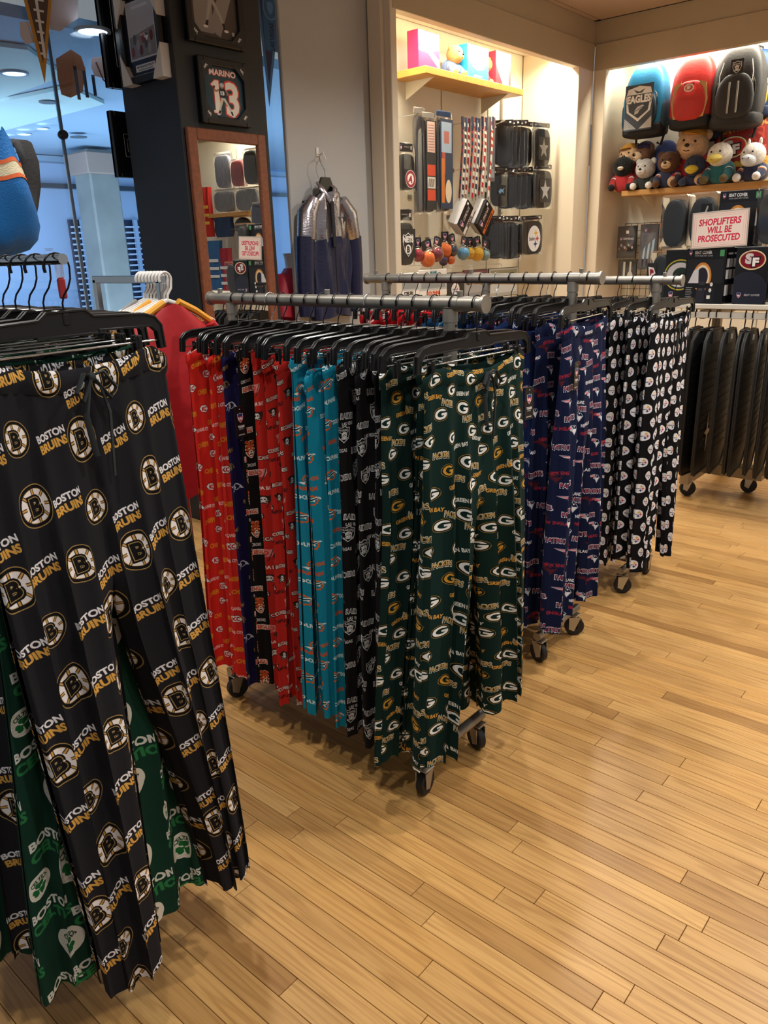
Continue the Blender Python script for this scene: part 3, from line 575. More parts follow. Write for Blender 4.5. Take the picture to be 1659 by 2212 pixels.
def pants(x, y, zt, rz, m, label, W=.195, L=1.10, legs=((-.14, .105, 0), (.14, .105, 0)), t0=.016, t1=.034, seed=0, n=22, rows=34, fold=1.0, string=False, tag_at=None, sc=.30, group=None, side=0.0):
    R = np.random.default_rng(seed+100); t = thing('pajama_pants', label, 'pants', (x, y, zt), rz, group)
    ph = R.random(12)*2*PI; TS = FS.get(m.name, .26); uo, vo = R.random()*TS, R.random()*TS; k1, k2, k3 = R.choice([3, 4, 5]), R.choice([5, 6, 7]), R.choice([9, 10, 11])
    S = np.concatenate([np.linspace(0, sc, int(rows*.32)), np.linspace(sc, 1, rows-int(rows*.32)+1)[1:]]); U = .275
    phi = np.linspace(0, 1, n+1); Q = np.sin(phi*PI/2)**.95
    def P(q, sg, fr, s, leg):
        a = np.abs(q); th = t0+(t1-t0)*sm(s*1.6); fs = 1 if fr else -1
        w = W*(1+.05*sm(s/sc)); m_ = sm((s-sc)/.13)
        yb = sg*a*w; xb = th*np.sqrt(np.clip(1-a**5, 0, 1))
        c1, h1, xo = legs[0 if sg < 0 else 1]; e = sm((s-sc)/(1-sc))*.55+.45*np.clip((s-sc)/(1-sc), 0, 1)
        c = sg*w/2*(1-e)+c1*e; lw = w/2*(1-e)+h1*e; p = 2*a-1
        yl = c+sg*lw*p; xl = th*(1-.15*m_)*np.sqrt(np.clip(1-np.abs(p)**4, 0, 1))
        yy, xx = (yb, xb) if s <= sc else (yl, xb*(1-m_)+xl*m_)
        A = fold*(.0025+.0095*sm(s*2.2)); u = sg*a
        f = A*(.8*np.sin(k1*PI*u+ph[0]+ph[8]*.2*s+fs)+.6*np.sin(k2*PI*u+ph[1]-.9*s+2*fs)+.35*np.sin(k3*PI*u+ph[2]+.6*s))
        f += fold*.002*np.exp(-s*18)*np.sin(30*PI*u+ph[3])
        ev = np.sqrt(np.clip(1-a**8, 0, 1)) if s <= sc else np.sqrt(np.clip(1-np.abs(p)**10, 0, 1))
        g = A*.62*np.cos(k2*PI*u+ph[1]-.9*s+2*fs+.8)*ev
        xx = fs*xx+f*(.45+.55*ev)+xo*e+side*s
        zz = -s*L*np.ones_like(a)-.020*np.clip(1-(a/.74)**2, 0, 1)*(1 if fr else .5)*np.exp(-s*7)+.012*s**5*np.sin(5*u+ph[5]+fs)-.016*np.clip(a-.85, 0, 1)/.15*np.exp(-s*9)
        return np.stack([xx, yy+g, zz], -1)
    mb = MB()
    for sg, fr in ((-1, False), (-1, True), (1, True), (1, False)):
        rowsP, uv = [], []
        for s in S:
            p = P(Q, sg, fr, s, 0); u = sg*Q*U if fr else sg*(U+(1-Q)*U)
            rowsP.append([tuple(v) for v in p]); uv.append([((a+uo)/TS, (-s*L+vo)/TS) for a in u])
        if (sg > 0) != fr: rowsP = [r[::-1] for r in rowsP]; uv = [r[::-1] for r in uv]
        rowsP.reverse(); uv.reverse(); mb.grid(rowsP, uv)
    i0 = int(rows*.32)
    for sg in (-1, 1):
        A_, B_, ua, ub = [], [], [], []
        for s in S[i0-1:]:
            a = P(Q[:1], sg, True, s, 0)[0]; b = P(Q[:1], sg, False, s, 0)[0]; A_.append([tuple(a), tuple((a+b)/2), tuple(b)]); ua.append([((k*.01+uo)/TS, (-s*L+vo)/TS) for k in range(3)])
        if sg < 0: A_ = [r[::-1] for r in A_]
        mb.grid(A_, ua)
    obj('legs', weld(mb.mesh('legs', m)), t)
    wb_ = MB(); r1, r2, r3, uvw, uvz, uvi = [], [], [], [], [], []; zs = []
    for sg, fr in ((-1, False), (-1, True), (1, True), (1, False)):
        qs = np.linspace(0, 1, 25); qs = qs if (sg > 0) == fr else qs[::-1]
        for q in (np.sin(qs*PI/2)):
            a = P(np.array([q]), sg, fr, 0.0, 0)[0]; b = P(np.array([q]), sg, fr, .036/L, 0)[0]; nrm = np.array([(1 if fr else -1)*math.sqrt(max(0, 1-q**4)), sg*q**3, 0]); rip = .0022*math.sin(q*46+ph[3])
            u = sg*q*U if fr else sg*(U+(1-q)*U); zs.append([tuple(a-nrm*.004+(0, 0, -.012)), tuple(a+nrm*(rip*.3-.001)+(0, 0, .004)), tuple(a+nrm*(.0035+rip)), tuple(a*.35+b*.65+nrm*(.004+rip)), tuple(b+nrm*(.001+rip*.4))])
            uvz.append([((u+uo)/TS, (-s_+vo)/TS) for s_ in (-.012, -.004, 0, .022, .036)])
    wb_.grid(zs, uvz, False); obj('waistband', weld(wb_.mesh('waistband', m)), t)
    if string:
        d = MB(); yc, xf = .012, t0+.008
        for sg, l in ((-1, .13), (1, .17)):
            d.tube([(xf, yc, -.03), (xf+.012, yc+sg*.012, -.045), (xf+.012, yc+sg*.022, -.09), (xf+.012, yc+sg*.014, -.03-l)], .0055, 6, flat=.5)
            d.tube([(xf, yc, -.03), (xf+.016, yc+sg*.018, -.022), (xf+.018, yc+sg*.036, -.05), (xf+.016, yc+sg*.026, -.068), (xf+.01, yc+sg*.004, -.034)], .0055, 6, flat=.5)
        d.ell((xf+.008, yc, -.03), (.007, .008, .008), nu=8, nv=6); obj('drawstring', d.mesh('drawstring', mat('drawstring_dark', '#20262a', .8), 60), t)
    if tag_at:
        ty, tz, tx = tag_at; o = MB().box((tx, ty, tz), (.0016, .040, .094), .0005).build('hang_tag', mat('tag_card', '#121214', .4), t, 0)
        q = MB().quad((tx+.001, ty-.0195, tz-.0465), (tx+.001, ty+.0195, tz-.0465), (tx+.001, ty+.0195, tz+.0465), (tx+.001, ty-.0195, tz+.0465)); q.build('tag_print', M_TAG, o, 0)
        MB().tube([(tx, ty, tz+.045), (tx-.012, ty+.004, tz+.075), (tx-.02, ty+.006, tz+.10)], .0007, 5).build('tag_string', M_WIRE, o)
    return t
_A = Art(.042, .098, 120, '#121214'); nflshield(_A, .021, .062, .016); _A.text(.021, .034, .0075, 'TEAM', '#e8e6e6', 0, .05); _A.text(.021, .026, .0035, 'APPAREL', '#b8b6b6', 0, .03); _A.text(.021, .008, .0035, 'SLEEPWEAR', '#e0e0e0', 0, .04); _A.ell(.021, .089, .002, .002, '#d8d8d8')
M_TAG = mat('tag_print_face', rough=.35, image=_A.image('tag_print'))
F = dict(bru=fabric('f_bru', '#1e1e23', d_bru), cel=fabric('f_cel', '#143a2d', d_cel), pack=fabric('f_pack', '#0f2926', d_pack), raid=fabric('f_raid', '#141416', d_raid), dol=fabric('f_dol', '#1485a4', d_dol), buc=fabric('f_buc', '#b82720', d_buc),
         chief=fabric('f_chief', '#d42a22', d_chief), rav=fabric('f_rav', '#1e1846', d_rav), ben=fabric('f_ben', '#161415', d_ben), pat=fabric('f_pat', '#10193a', d_pat), pat2=fabric('f_pat2', '#1b2d5c', d_pat2), stl=fabric('f_stl', '#121215', d_stl), nin=fabric('f_nin', '#b3161f', d_nin, 300), sea=fabric('f_sea', '#143a5c', d_sea, 300))
DESC = dict(bru='charcoal pants with white spoked wheel emblems', cel='forest green pants with white shamrock discs', pack='dark green pants with white ovals', raid='black pants with silver shields',
            dol='teal pants with orange sunbursts', buc='dark red pants with black flags', chief='bright red pants with white arrowheads', rav='deep purple pants with bird heads', ben='black pants with orange tiger heads',
            pat='navy pants with red and silver heads', pat2='lighter navy pants with plain white words', stl='black pants dotted with white discs', nin='red pants with gold ovals', sea='steel blue pants with small bird heads')
RACKS = dict(A=(.64, 1.54, 'leftmost rack'), B=(1.66, 1.415, 'many-coloured rack'), C=(2.555, 1.437, 'navy rack'), D=(3.34, 1.392, 'farthest pants rack'))
t = thing('garment_rack', 'thin chrome bar stand carrying the charcoal and green pants nearest the camera', 'garment rack', (-1.7, .64, 0))
MB().tube([(.502, 0, 1.552), (-.35, 0, 1.552)], .0085, 10).build('rod', M_CHR, t); MB().tube([(-.12, 0, .05), (-.12, 0, 1.55)], .016, 12).build('post', M_CHR, t); MB().tube([(-.12, -.18, .04), (-.12, .18, .04)], .016, 12).build('cross_foot', M_CHR, t); MB().tube([(-.40, 0, .04), (.10, 0, .04)], .016, 12).build('base_tube', M_CHR, t)
for sx, sy in ((-.12, -.17), (-.12, .17), (-.39, 0), (.09, 0)): MB().lathe([(0, 0), (.02, 0), (.02, .026), (0, .026)], T(sx, sy, 0), 12).build('foot', M_RUB, t)
rack(-2.172, -1.088, 1.66, 1.415, 'dark steel pipe rack holding green, black, teal and red pants')
rack(-2.268, -1.208, 2.555, 1.437, 'dark steel pipe rack holding the navy pants')
rack(-2.288, -1.222, 3.34, 1.392, 'dark steel pipe rack holding the white-dotted black pants')
def fill(key, items):
    y, zr, nm = RACKS[key]; cnt = {}; tot = {}
    for it in items: tot[it[1]] = tot.get(it[1], 0)+1
    for i, it in enumerate(items):
        x, k = it[0], it[1]; kw = dict(it[2]) if len(it) > 2 else {}
        hw = kw.pop('hw', .215+.03*((i*7) % 5)/5); dz = kw.pop('dz', 0.0); dy = kw.pop('dy', .012*math.sin(i*2.3)); rz = kw.pop('rz', math.radians(3.0*math.sin(i*1.7+y))); cnt[k] = cnt.get(k, 0)+1; j = cnt[k]-1
        which = 'the only pair on the %s' % nm if tot[k] == 1 else '%s such pair on the %s' % (ORD[j], nm)
        hanger(x, y, zr, hw, rz, 'black clip hanger, %s from the front on the %s' % (ORD[i] if i else 'first', nm), 'chrome' if (i*5+len(key)) % 7 == 3 else 'dark')
        d = dict(W=min(.2, hw-.03), L=1.11, seed=i*13+ord(key), t1=.025, rows=30, n=18, legs=((-.135+.02*math.sin(i*3.1), .09, 0), (.14+.02*math.cos(i*2.7), .09, 0))); d.update(kw)
        pants(x, y+dy, zr-.068-.074+dz, rz, F[k], DESC[k]+', '+which, **d)
fill('A', [(-1.222, 'bru', dict(hw=.182, W=.178, L=1.19, dy=0, rz=math.radians(2), legs=((-.098, .068, .04), (.172, .046, .0)), t1=.052, n=32, rows=46, string=True, fold=1.2)),
           (-1.285, 'cel', dict(hw=.19, W=.18, L=1.20, legs=((-.175, .085, .02), (.075, .085, .01)), t1=.038, n=26, rows=40, fold=1.4)), (-1.335, 'bru', dict(hw=.185, W=.175, L=1.15, legs=((-.16, .08, 0), (.165, .075, 0)))),
           (-1.385, 'cel', dict(hw=.2, W=.19, L=1.17, legs=((-.19, .085, 0), (.15, .10, 0)))), (-1.432, 'cel', dict(hw=.2, W=.19, L=1.13, legs=((-.16, .09, 0), (.175, .08, 0)))), (-1.48, 'bru', {}), (-1.54, 'cel', {}), (-1.61, 'bru', {}), (-1.69, 'cel', {}), (-1.78, 'bru', {})])
fill('B', [(-1.112, 'pack', dict(hw=.235, W=.205, L=1.075, dy=0, rz=math.radians(-3), legs=((-.190, .080, .02), (.165, .085, -.01)), t1=.044, n=30, rows=46, string=True, fold=1.3, side=-.01)),
           (-1.180, 'pack', dict(hw=.262, W=.212, L=1.10, dy=.085, rz=math.radians(-7), legs=((-.21, .085, 0), (.13, .10, 0)), n=24, rows=38, tag_at=(.190, -.150, .046))), (-1.243, 'pack', dict(L=1.12, legs=((-.2, .08, 0), (.11, .1, 0)))), (-1.303, 'raid', dict(L=1.12)), (-1.357, 'raid', dict(dz=-.015)), (-1.408, 'raid', {}),
           (-1.470, 'dol', dict(L=1.13, fold=1.3)), (-1.535, 'dol', dict(dz=-.03, L=1.06, fold=1.3)), (-1.592, 'dol', dict(dz=.01, fold=1.3)), (-1.652, 'buc', {}), (-1.708, 'buc', {}), (-1.765, 'buc', dict(dz=.02)), (-1.825, 'ben', dict(dz=.025, tag_at=(-.225, -.22, .02))), (-1.878, 'rav', {}), (-1.935, 'chief', {}), (-1.99, 'chief', dict(dz=-.01)), (-2.045, 'chief', {})])
fill('C', [(-1.255, 'pat', dict(hw=.24, W=.205, L=1.09, dy=.0, rz=math.radians(6), legs=((-.16, .095, 0), (.15, .10, 0)), n=26, rows=40, t1=.036, fold=1.2, tag_at=(-.165, -.165, .035))), (-1.325, 'pat', dict(W=.21, legs=((-.14, .1, 0), (.18, .09, 0)))), (-1.385, 'pat2', dict(dz=-.03, L=1.06)), (-1.44, 'pat2', dict(dz=.015)), (-1.50, 'pat2', {}), (-1.56, 'pat', {}),
           (-1.625, 'pat2', {}), (-1.69, 'sea', dict(dz=.02)), (-1.75, 'sea', {}), (-1.82, 'sea', {}), (-1.89, 'nin', dict(dz=.03)), (-1.95, 'nin', dict(dz=.02)), (-2.01, 'nin', dict(dz=.03)), (-2.08, 'nin', {}), (-2.15, 'nin', dict(dz=.02))])
fill('D', [(-1.252, 'stl', dict(hw=.24, W=.2, L=1.09, dy=.0, legs=((-.15, .075, 0), (.075, .055, .03)), n=26, rows=40, fold=1.1, string=True)), (-1.345, 'stl', dict(hw=.23, W=.2, L=1.08, legs=((-.12, .085, 0), (.12, .075, 0)))), (-1.43, 'stl', {}), (-1.50, 'stl', {}), (-1.60, 'stl', {}), (-1.72, 'raid', {}), (-1.85, 'raid', {}), (-1.98, 'stl', {})])
# ------------------------------------------------------------------ goods on the walls
X_, Y_, Z_ = (1, 0, 0), (0, 1, 0), (0, 0, 1)
def fx(p): return FR(p, Y_, Z_)            # frame on a surface facing +x
def fy(p): return FR(p, X_, Z_)            # frame on a surface facing -y
def put(name, label, cat, M, group=None):
    t = thing(name, label, cat, group=group); t.matrix_world = M; return t
def pxbox(x0, y0, x1, y1, ax, v):
    """centre, width and height of a photo rectangle surveyed on a plane"""
    a, b, c, d = on(x0, (y0+y1)/2, ax, v), on(x1, (y0+y1)/2, ax, v), on((x0+x1)/2, y0, ax, v), on((x0+x1)/2, y1, ax, v)
    return Vector(((a+b)/2)[:2]+(((c.z+d.z)/2),)), (b-a).length, c.z-d.z
def printed(name, art, w, h, M, parent, rough=.4):
    m = mat('print_'+art[0], rough=rough, image=art[1]) if isinstance(art, tuple) else art
    return MB().quad((-w/2, -h/2, 0), (w/2, -h/2, 0), (w/2, h/2, 0), (-w/2, h/2, 0), M).build(name, m, parent, 0)
def art(name, w, h, px, bg, fn):
    A = Art(w, h, px, bg); fn(A); return (name, A.image('print_'+name))
M_WOOD = mat('shelf_maple', '#c98f3e', .4, var=.12, vscale=5, stretch=(1, 12, 1)); M_WOOD2 = mat('shelf_maple_b', '#b98a4a', .42, var=.10, vscale=5, stretch=(1, 12, 12)); M_FILM = film('clear_film', (1, 1, 1), .04, .12); M_FILM2 = film('crisp_film', (1, 1, 1), .06, .06)
M_FAB_BLK = mat('black_fabric', '#131316', .7, bump=.3, bscale=120); M_CARD = mat('black_card', '#141417', .45); M_WHT = mat('white_plastic', '#e8e5df', .4); M_GRY = mat('grey_card', '#8d8b8a', .5)
# wall shelves
def shelf(label, c, d, m, by):
    t = thing('wall_shelf', label, 'shelf', c); MB().box((0, 0, 0), d, .003).build('board', m, t)
    for q in (-.38, .38):
        if by == 'x': MB().prism([(-d[0]/2, -.015), (d[0]*.42, -.015), (-d[0]/2, -.14)], .006, T(0, q*d[1]-.003, 0) @ Matrix(((1, 0, 0, 0), (0, 0, -1, 0), (0, 1, 0, 0), (0, 0, 0, 1)))).build('bracket', mat('bracket_paint', '#cfc8b6', .5), t)
        else: MB().prism([(d[1]/2, -.015), (-d[1]*.40, -.015), (d[1]/2, -.12)], .006, T(q*d[0]-.003, 0, 0) @ Matrix(((0, 0, 1, 0), (1, 0, 0, 0), (0, 1, 0, 0), (0, 0, 0, 1)))).build('bracket', mat('bracket_paint', '#cfc8b6', .5), t)
    return t
shelf('thick honey-coloured wooden shelf high in the back alcove', (-3.830, 5.492, 2.730), (.30, 1.31, .047), M_WOOD, 'x')
shelf('long maple shelf carrying the plush animals', (-2.515, 7.242, 1.959), (1.37, .345, .044), M_WOOD2, 'y')
ZS = 2.753
# ---- toys on the alcove shelf
def bx(name, label, cat, M, d, m, prints=(), group=None):
    t = put(name, label, cat, M, group); MB().box((0, d[1]/2, 0), d, .003).build('carton', m, t)
    for pn, ar, w, h, Mq in prints: printed(pn, ar, w, h, Mq, t)
    return t
aMag = art('magenta_box', 1, 1.6, 90, '#b3285e', lambda A: (A.poly([(0, .9), (1, 1.25), (1, .95), (.45, .7), (0, .75)], '#f2e6e6'), A.poly([(.4, .75), (1, .1), (1, .5), (.6, .85)], '#a2907c'), A.rect(0, 1.35, .3, 1.6, '#d8c9a8')))
p, w_, h_ = pxbox(908, 66, 953, 150, 0, -3.746)
bx('toy_carton', 'tall magenta and white carton at the near end of the honey shelf', 'box', fx((-3.813, p.y, ZS)), (w_, h_, .10), mat('magenta_card', '#a8245a', .4), (('carton_print', aMag, w_*.98, h_*.98, T(0, h_/2, .0512)),))
aBlu = art('blue_box', 1, 1.5, 90, '#2b9fc8', lambda A: (A.ell(.5, .85, .34, .42, '#e9eef0'), A.ell(.62, .85, .25, .40, '#8d8f86'), A.ell(.38, .9, .14, .3, '#e7ebee'), A.rect(.3, .12, .7, .2, '#eaf5f8'), A.rect(0, 1.3, 1, 1.5, '#eef4f4')))
p, w_, h_ = pxbox(1012, 98, 1058, 172, 0, -3.713)
bx('toy_carton', 'blue and white carton with an oval window on the honey shelf', 'box', fx((-3.769, p.y, ZS)), (w_, h_, .09), mat('sky_card', '#2b9fc8', .4), (('carton_print', aBlu, w_*.98, h_*.98, T(0, h_/2, .0462)),))
aRed = art('red_box', 1, 1.5, 90, '#f0e4e0', lambda A: (A.poly([(0, 0), (.5, 0), (0, .9)], '#b52a38'), A.rect(.85, 0, 1, 1.5, '#c24a4a'), A.ell(.5, .8, .25, .35, '#e6c9c0')))
p, w_, h_ = pxbox(1074, 108, 1106, 182, 0, -3.713)
bx('toy_carton', 'white and red carton at the far end of the honey shelf', 'box', fx((-3.769, p.y, ZS)), (w_, h_, .09), mat('red_card', '#b52a38', .4), (('carton_print', aRed, w_*.98, h_*.98, T(0, h_/2, .0462)),))
# ---- plush animals
def plush(label, cat, M, s, fur, shirt, kind='bear', muz='#e9dcc0', beak=None, cap=None, stripes=None, tilt=0.0, paw=None, lying=True, ears=True, bodyh=1.0):
    """s = head radius; local x right, y up, z towards the viewer"""
    t = put('plush_'+kind, label, cat, M); FM = mat('fur_'+fur, fur, .95, bump=.9, bscale=90, var=.18, vscale=40, sheen=.12); SM = mat('fleece_'+shirt, shirt, .9, bump=.5, bscale=120, var=.12, vscale=25, sheen=.3)
    hy = s*(1.15+1.05*bodyh); H = T(0, hy, s*.35, 0, 0, tilt)
    MB().ell((0, s*.85*bodyh, -s*.25), (s*1.05, s*1.0*bodyh, s*.95), None, 20, 14, .8, .9).build('body', SM, t)
    MB().ell((0, 0, 0), (s, s*.96, s*.92), H, 22, 16).build('head', FM, t)
    E_ = mat('toy_eye', '#0e0d0d', .15)
    for sx in (-1, 1):
        MB().ell((sx*s*.36, s*.20, s*.82), (s*.085,)*3, H, 10, 8).build('eye', E_, t)
        if ears and kind in ('bear', 'dog'): MB().ell((sx*s*.78, s*.66, -s*.05), (s*.32, s*.34, s*.16), H, 14, 10).build('ear', FM, t)
        if kind == 'horse': MB().ell((sx*s*.5, s*.95, -s*.05), (s*.14, s*.36, s*.12), H, 12, 8).build('ear', FM, t)
        PM = mat('fur_'+(paw or fur), paw or fur, .95, bump=.9, bscale=90, var=.18, vscale=40, sheen=.12)
        arm = MB().tube([(sx*s*.75, s*1.15*bodyh, s*.1), (sx*s*.95, s*.72*bodyh, s*.55), (sx*s*.85, s*.36, s*.95)], [s*.36, s*.36, s*.33], 14).build('sleeve', SM, t)
        MB().ell((sx*s*.85, s*.34, s*1.10), (s*.34, s*.34, s*.36), None, 14, 10).build('paw', PM, t)
        if stripes:
            for k, c in enumerate(stripes):
                f = .42+.22*k; a = Vector((sx*s*.75, s*1.15*bodyh, s*.1)).lerp(Vector((sx*s*.95, s*.72*bodyh, s*.55)), min(1, f*1.1)); b2 = Vector((sx*s*.95, s*.72*bodyh, s*.55)); d = Vector((sx*.2, -.55, .6)).normalized()*s*.055
                MB().tube([a-d, a+d], s*.375, 14).build('sleeve_stripe', mat('felt_'+c, c, .9), arm)
    if kind in ('bear', 'dog'):
        k = 1.35 if kind == 'dog' else 1.0
        MB().ell((0, -s*.25, s*.78), (s*.46*k, s*.36*k, s*.36*k), H, 16, 12).build('muzzle', mat('fur_'+muz, muz, .95, bump=.6, bscale=90, sheen=.4), t)
        MB().ell((0, -s*.08, s*(.78+.36*k)), (s*.16*k, s*.12*k, s*.09), H, 12, 8).build('nose', E_, t)
        MB().tube([(-s*.2, -s*.36, s*(.72+.36*k)), (0, -s*.42, s*(.75+.36*k)), (s*.2, -s*.36, s*(.72+.36*k))], s*.025, 6, M=H).build('mouth', E_, t)
    elif kind == 'horse':
        MB().ell((0, -s*.42, s*.62), (s*.62, s*.5, s*.62), H, 16, 12).build('muzzle', mat('fur_'+muz, muz, .95, bump=.6, bscale=90, sheen=.4), t)
        for sx in (-1, 1): MB().ell((sx*s*.25, -s*.30, s*1.18), (s*.07, s*.05, s*.05), H, 8, 6).build('nostril', E_, t)
    elif kind == 'bird':
        bk = beak or '#d9c352'; big = bk != '#cfc6b4'; q = 1.0 if big else .5
        MB().ell((0, -s*.28*q-(.05*s), s*.95), (s*.62*q, s*.38*q, s*.55*q), H, 18, 12, f=lambda p_: Vector((p_.x*(1-.35*max(0, -p_.y/(s*.4*q))), p_.y-.25*max(0, p_.z/(s*.55*q))*s*q*.5, p_.z))).build('beak', mat('felt_'+bk, bk, .85, bump=.3, bscale=80), t)
        MB().tube([(-s*.5*q, -s*.36*q, s*1.25), (0, -s*.46*q, s*(1.0+.52*q)), (s*.5*q, -s*.36*q, s*1.25)], s*.022, 6, M=H).build('mouth_line', mat('felt_dark', '#7c6a2c', .9), t)
    if cap:
        c = MB().ell((0, s*.55, -s*.05), (s*.82, s*.62, s*.80), H, 18, 10); c.build('cap', mat('felt_'+cap, cap, .8, bump=.2, bscale=100), t)
        MB().ell((0, s*.62, s*.75), (s*.5, s*.08, s*.42), H, 14, 8).build('cap_visor', mat('felt_'+cap, cap, .8), t)
    return t
ZP = 1.981
def P_(px, py, y): p = on(px, py, 1, y); return p.x
def fyr(x, y, z, yaw=0.0): return T(x, y, z, 0, 0, yaw) @ FR((0, 0, 0), X_, Z_)
plush('plush tan bear in a gold cap and red shirt, leaning on the shelf wall end', 'plush toy', fyr(P_(1365, 330, 7.247), 7.247, ZP, -.1), 0.0948, '#c9a37e', '#a31f2b', 'bear', '#d9b894', cap='#b98432', tilt=.12, bodyh=1.85)
plush('plush brown dog-like bear with a big cream muzzle and navy red cap', 'plush toy', fyr(P_(1400, 320, 7.270), 7.270, ZP, -.5), 0.0914, '#6a4a34', '#232f63', 'dog', '#cdb08c', cap='#33264e', tilt=-.2, bodyh=2.05)
plush('large plush tan bear in a gold cap and red shirt with white stripes', 'plush toy', fyr(P_(1500, 318, 7.215), 7.215, ZP, .05), 0.1316, '#c8a684', '#a81c26', 'bear', '#d6b492', cap='#bd8428', stripes=('#efe9e4',), tilt=-.15, bodyh=1.25)
t = put('plush_pillow', 'rounded royal blue plush back lying between two bears', 'plush toy', fyr(P_(1440, 322, 7.314), 7.314, ZP)); MB().ell((0, .20, 0), (.125, .205, .07), None, 22, 14, .8, .9).build('body', mat('fleece_blue', '#27407f', .9, bump=.6, bscale=120, sheen=.4), t)
MB().box((-.02, .36, .07), (.06, .012, .004), .001, T(0, 0, 0, 0, 0, .2)).build('label_patch', M_WHT, t)
plush('plush black bird in a red shirt at the far corner end', 'plush toy', fyr(P_(1346, 400, 7.136), 7.136, ZP, .15), 0.0892, '#0b0b0c', '#a8242a', 'bird', beak='#cfc6b4', stripes=('#ece6e2',), paw='#0b0b0c', ears=False, bodyh=1.05)
plush('plush grey-faced bear in dark green between the black bird and brown bear', 'plush toy', fyr(P_(1397, 385, 7.136), 7.136, ZP, -.1), 0.0870, '#b9b6b4', '#141c1a', 'bear', '#d6d4d2', paw='#e2dfdb', bodyh=.75)
plush('plush dark brown bear in a navy striped jersey on the shelf edge', 'plush toy', fyr(P_(1446, 375, 7.125), 7.125, ZP, .05), 0.0914, '#5b3a24', '#1c2748', 'bear', '#d2b48c', stripes=('#e6e0e2', '#c56a5c'), paw='#5b3a24', bodyh=1.0)
plush('plush slate blue bird with a long yellow beak', 'plush toy', fyr(P_(1502, 378, 7.136), 7.136, ZP, .05), 0.0892, '#33425f', '#222d4c', 'bird', beak='#d8c23f', ears=False, bodyh=.55)
plush('plush white-headed eagle in a teal jersey with a broad yellow beak', 'plush toy', fyr(P_(1556, 370, 7.114), 7.114, ZP, -.12), 0.0981, '#e6e2dd', '#1c6a78', 'bird', beak='#cfbd62', stripes=('#dfe6e6',), paw='#6a5a3c', ears=False, bodyh=1.05)
plush('plush white horse in a navy jersey near the right edge', 'plush toy', fyr(P_(1628, 368, 7.114), 7.114, ZP, -.2), 0.0959, '#e9e7e6', '#1e2a50', 'horse', '#cfd8e6', stripes=('#efeaea', '#d9784a'), paw='#e6e6ea', bodyh=.85)
# bears on the honey shelf
plush('plush tan bear in a blue shirt sitting on the honey shelf', 'plush toy', fx((-3.803, on(985, 130, 0, -3.769).y, ZS)), 0.0669, '#b98a4f', '#5f7fae', 'bear', '#cfa25e', bodyh=1.0, stripes=('#eef0f2',))
plush('plush tan bear in a red shirt beside the blue window carton', 'plush toy', fx((-3.825, on(1066, 140, 0, -3.769).y, ZS)), 0.0614, '#b98a4f', '#b52a2e', 'bear', '#cfa25e', cap='#d6b13a', bodyh=1.15)
# ---- printed pillow
aPil = art('red_pillow', 1, 1, 220, '#8f2220', lambda A: (A.text(.62, .93, .13, 'SAN FRANCISCO', '#c08a35', .02, .05, width=.85), A.text(.80, .70, .26, 'S', '#b8432f', 0, .10), A.text(.80, .70, .26, 'S', '#8f2220', 0, .04), sfoval(A, .36, .60, .27, '#b02a2a'), A.text(.58, .21, .24, '49ERS', '#d7a63c', .03, .09, width=.8), A.text(.85, .47, .12, 'SF', '#c5523a', 0, .05), A.line([(0, .36), (.2, .30), (.5, .02)], .012, '#c08a35')))
p = on(1598, 292, 1, 7.270); t = put('cushion', 'square red cushion with a white and gold oval emblem behind the eagle', 'cushion', fyr(p.x+.03, 7.304, ZP) @ T(0, .245, 0, 0, 0, .12))
mb = MB(); n = 14; rows = [[], []]
for sd in (1, -1):
    P, U = [], []
    for i in range(n+1):
        r, ru = [], []
        for j in range(n+1):
            u, v = i/n*2-1, j/n*2-1; pin = .92+.08*(u*u*v*v); r.append((v*.24*(.93+.07*u*u), u*.235*(.93+.07*v*v), sd*.075*max(0, (1-u**4)*(1-v**4))**.6)); ru.append((j/n, i/n))
        P.append(r if sd > 0 else r[::-1]); U.append(ru if sd > 0 else ru[::-1])
    mb.grid(P, U)
me = mb.mesh('pad', mat('cushion_print', rough=.8, image=aPil[1], bump=.15, bscale=150)); weld(me); obj('pad', me, t)
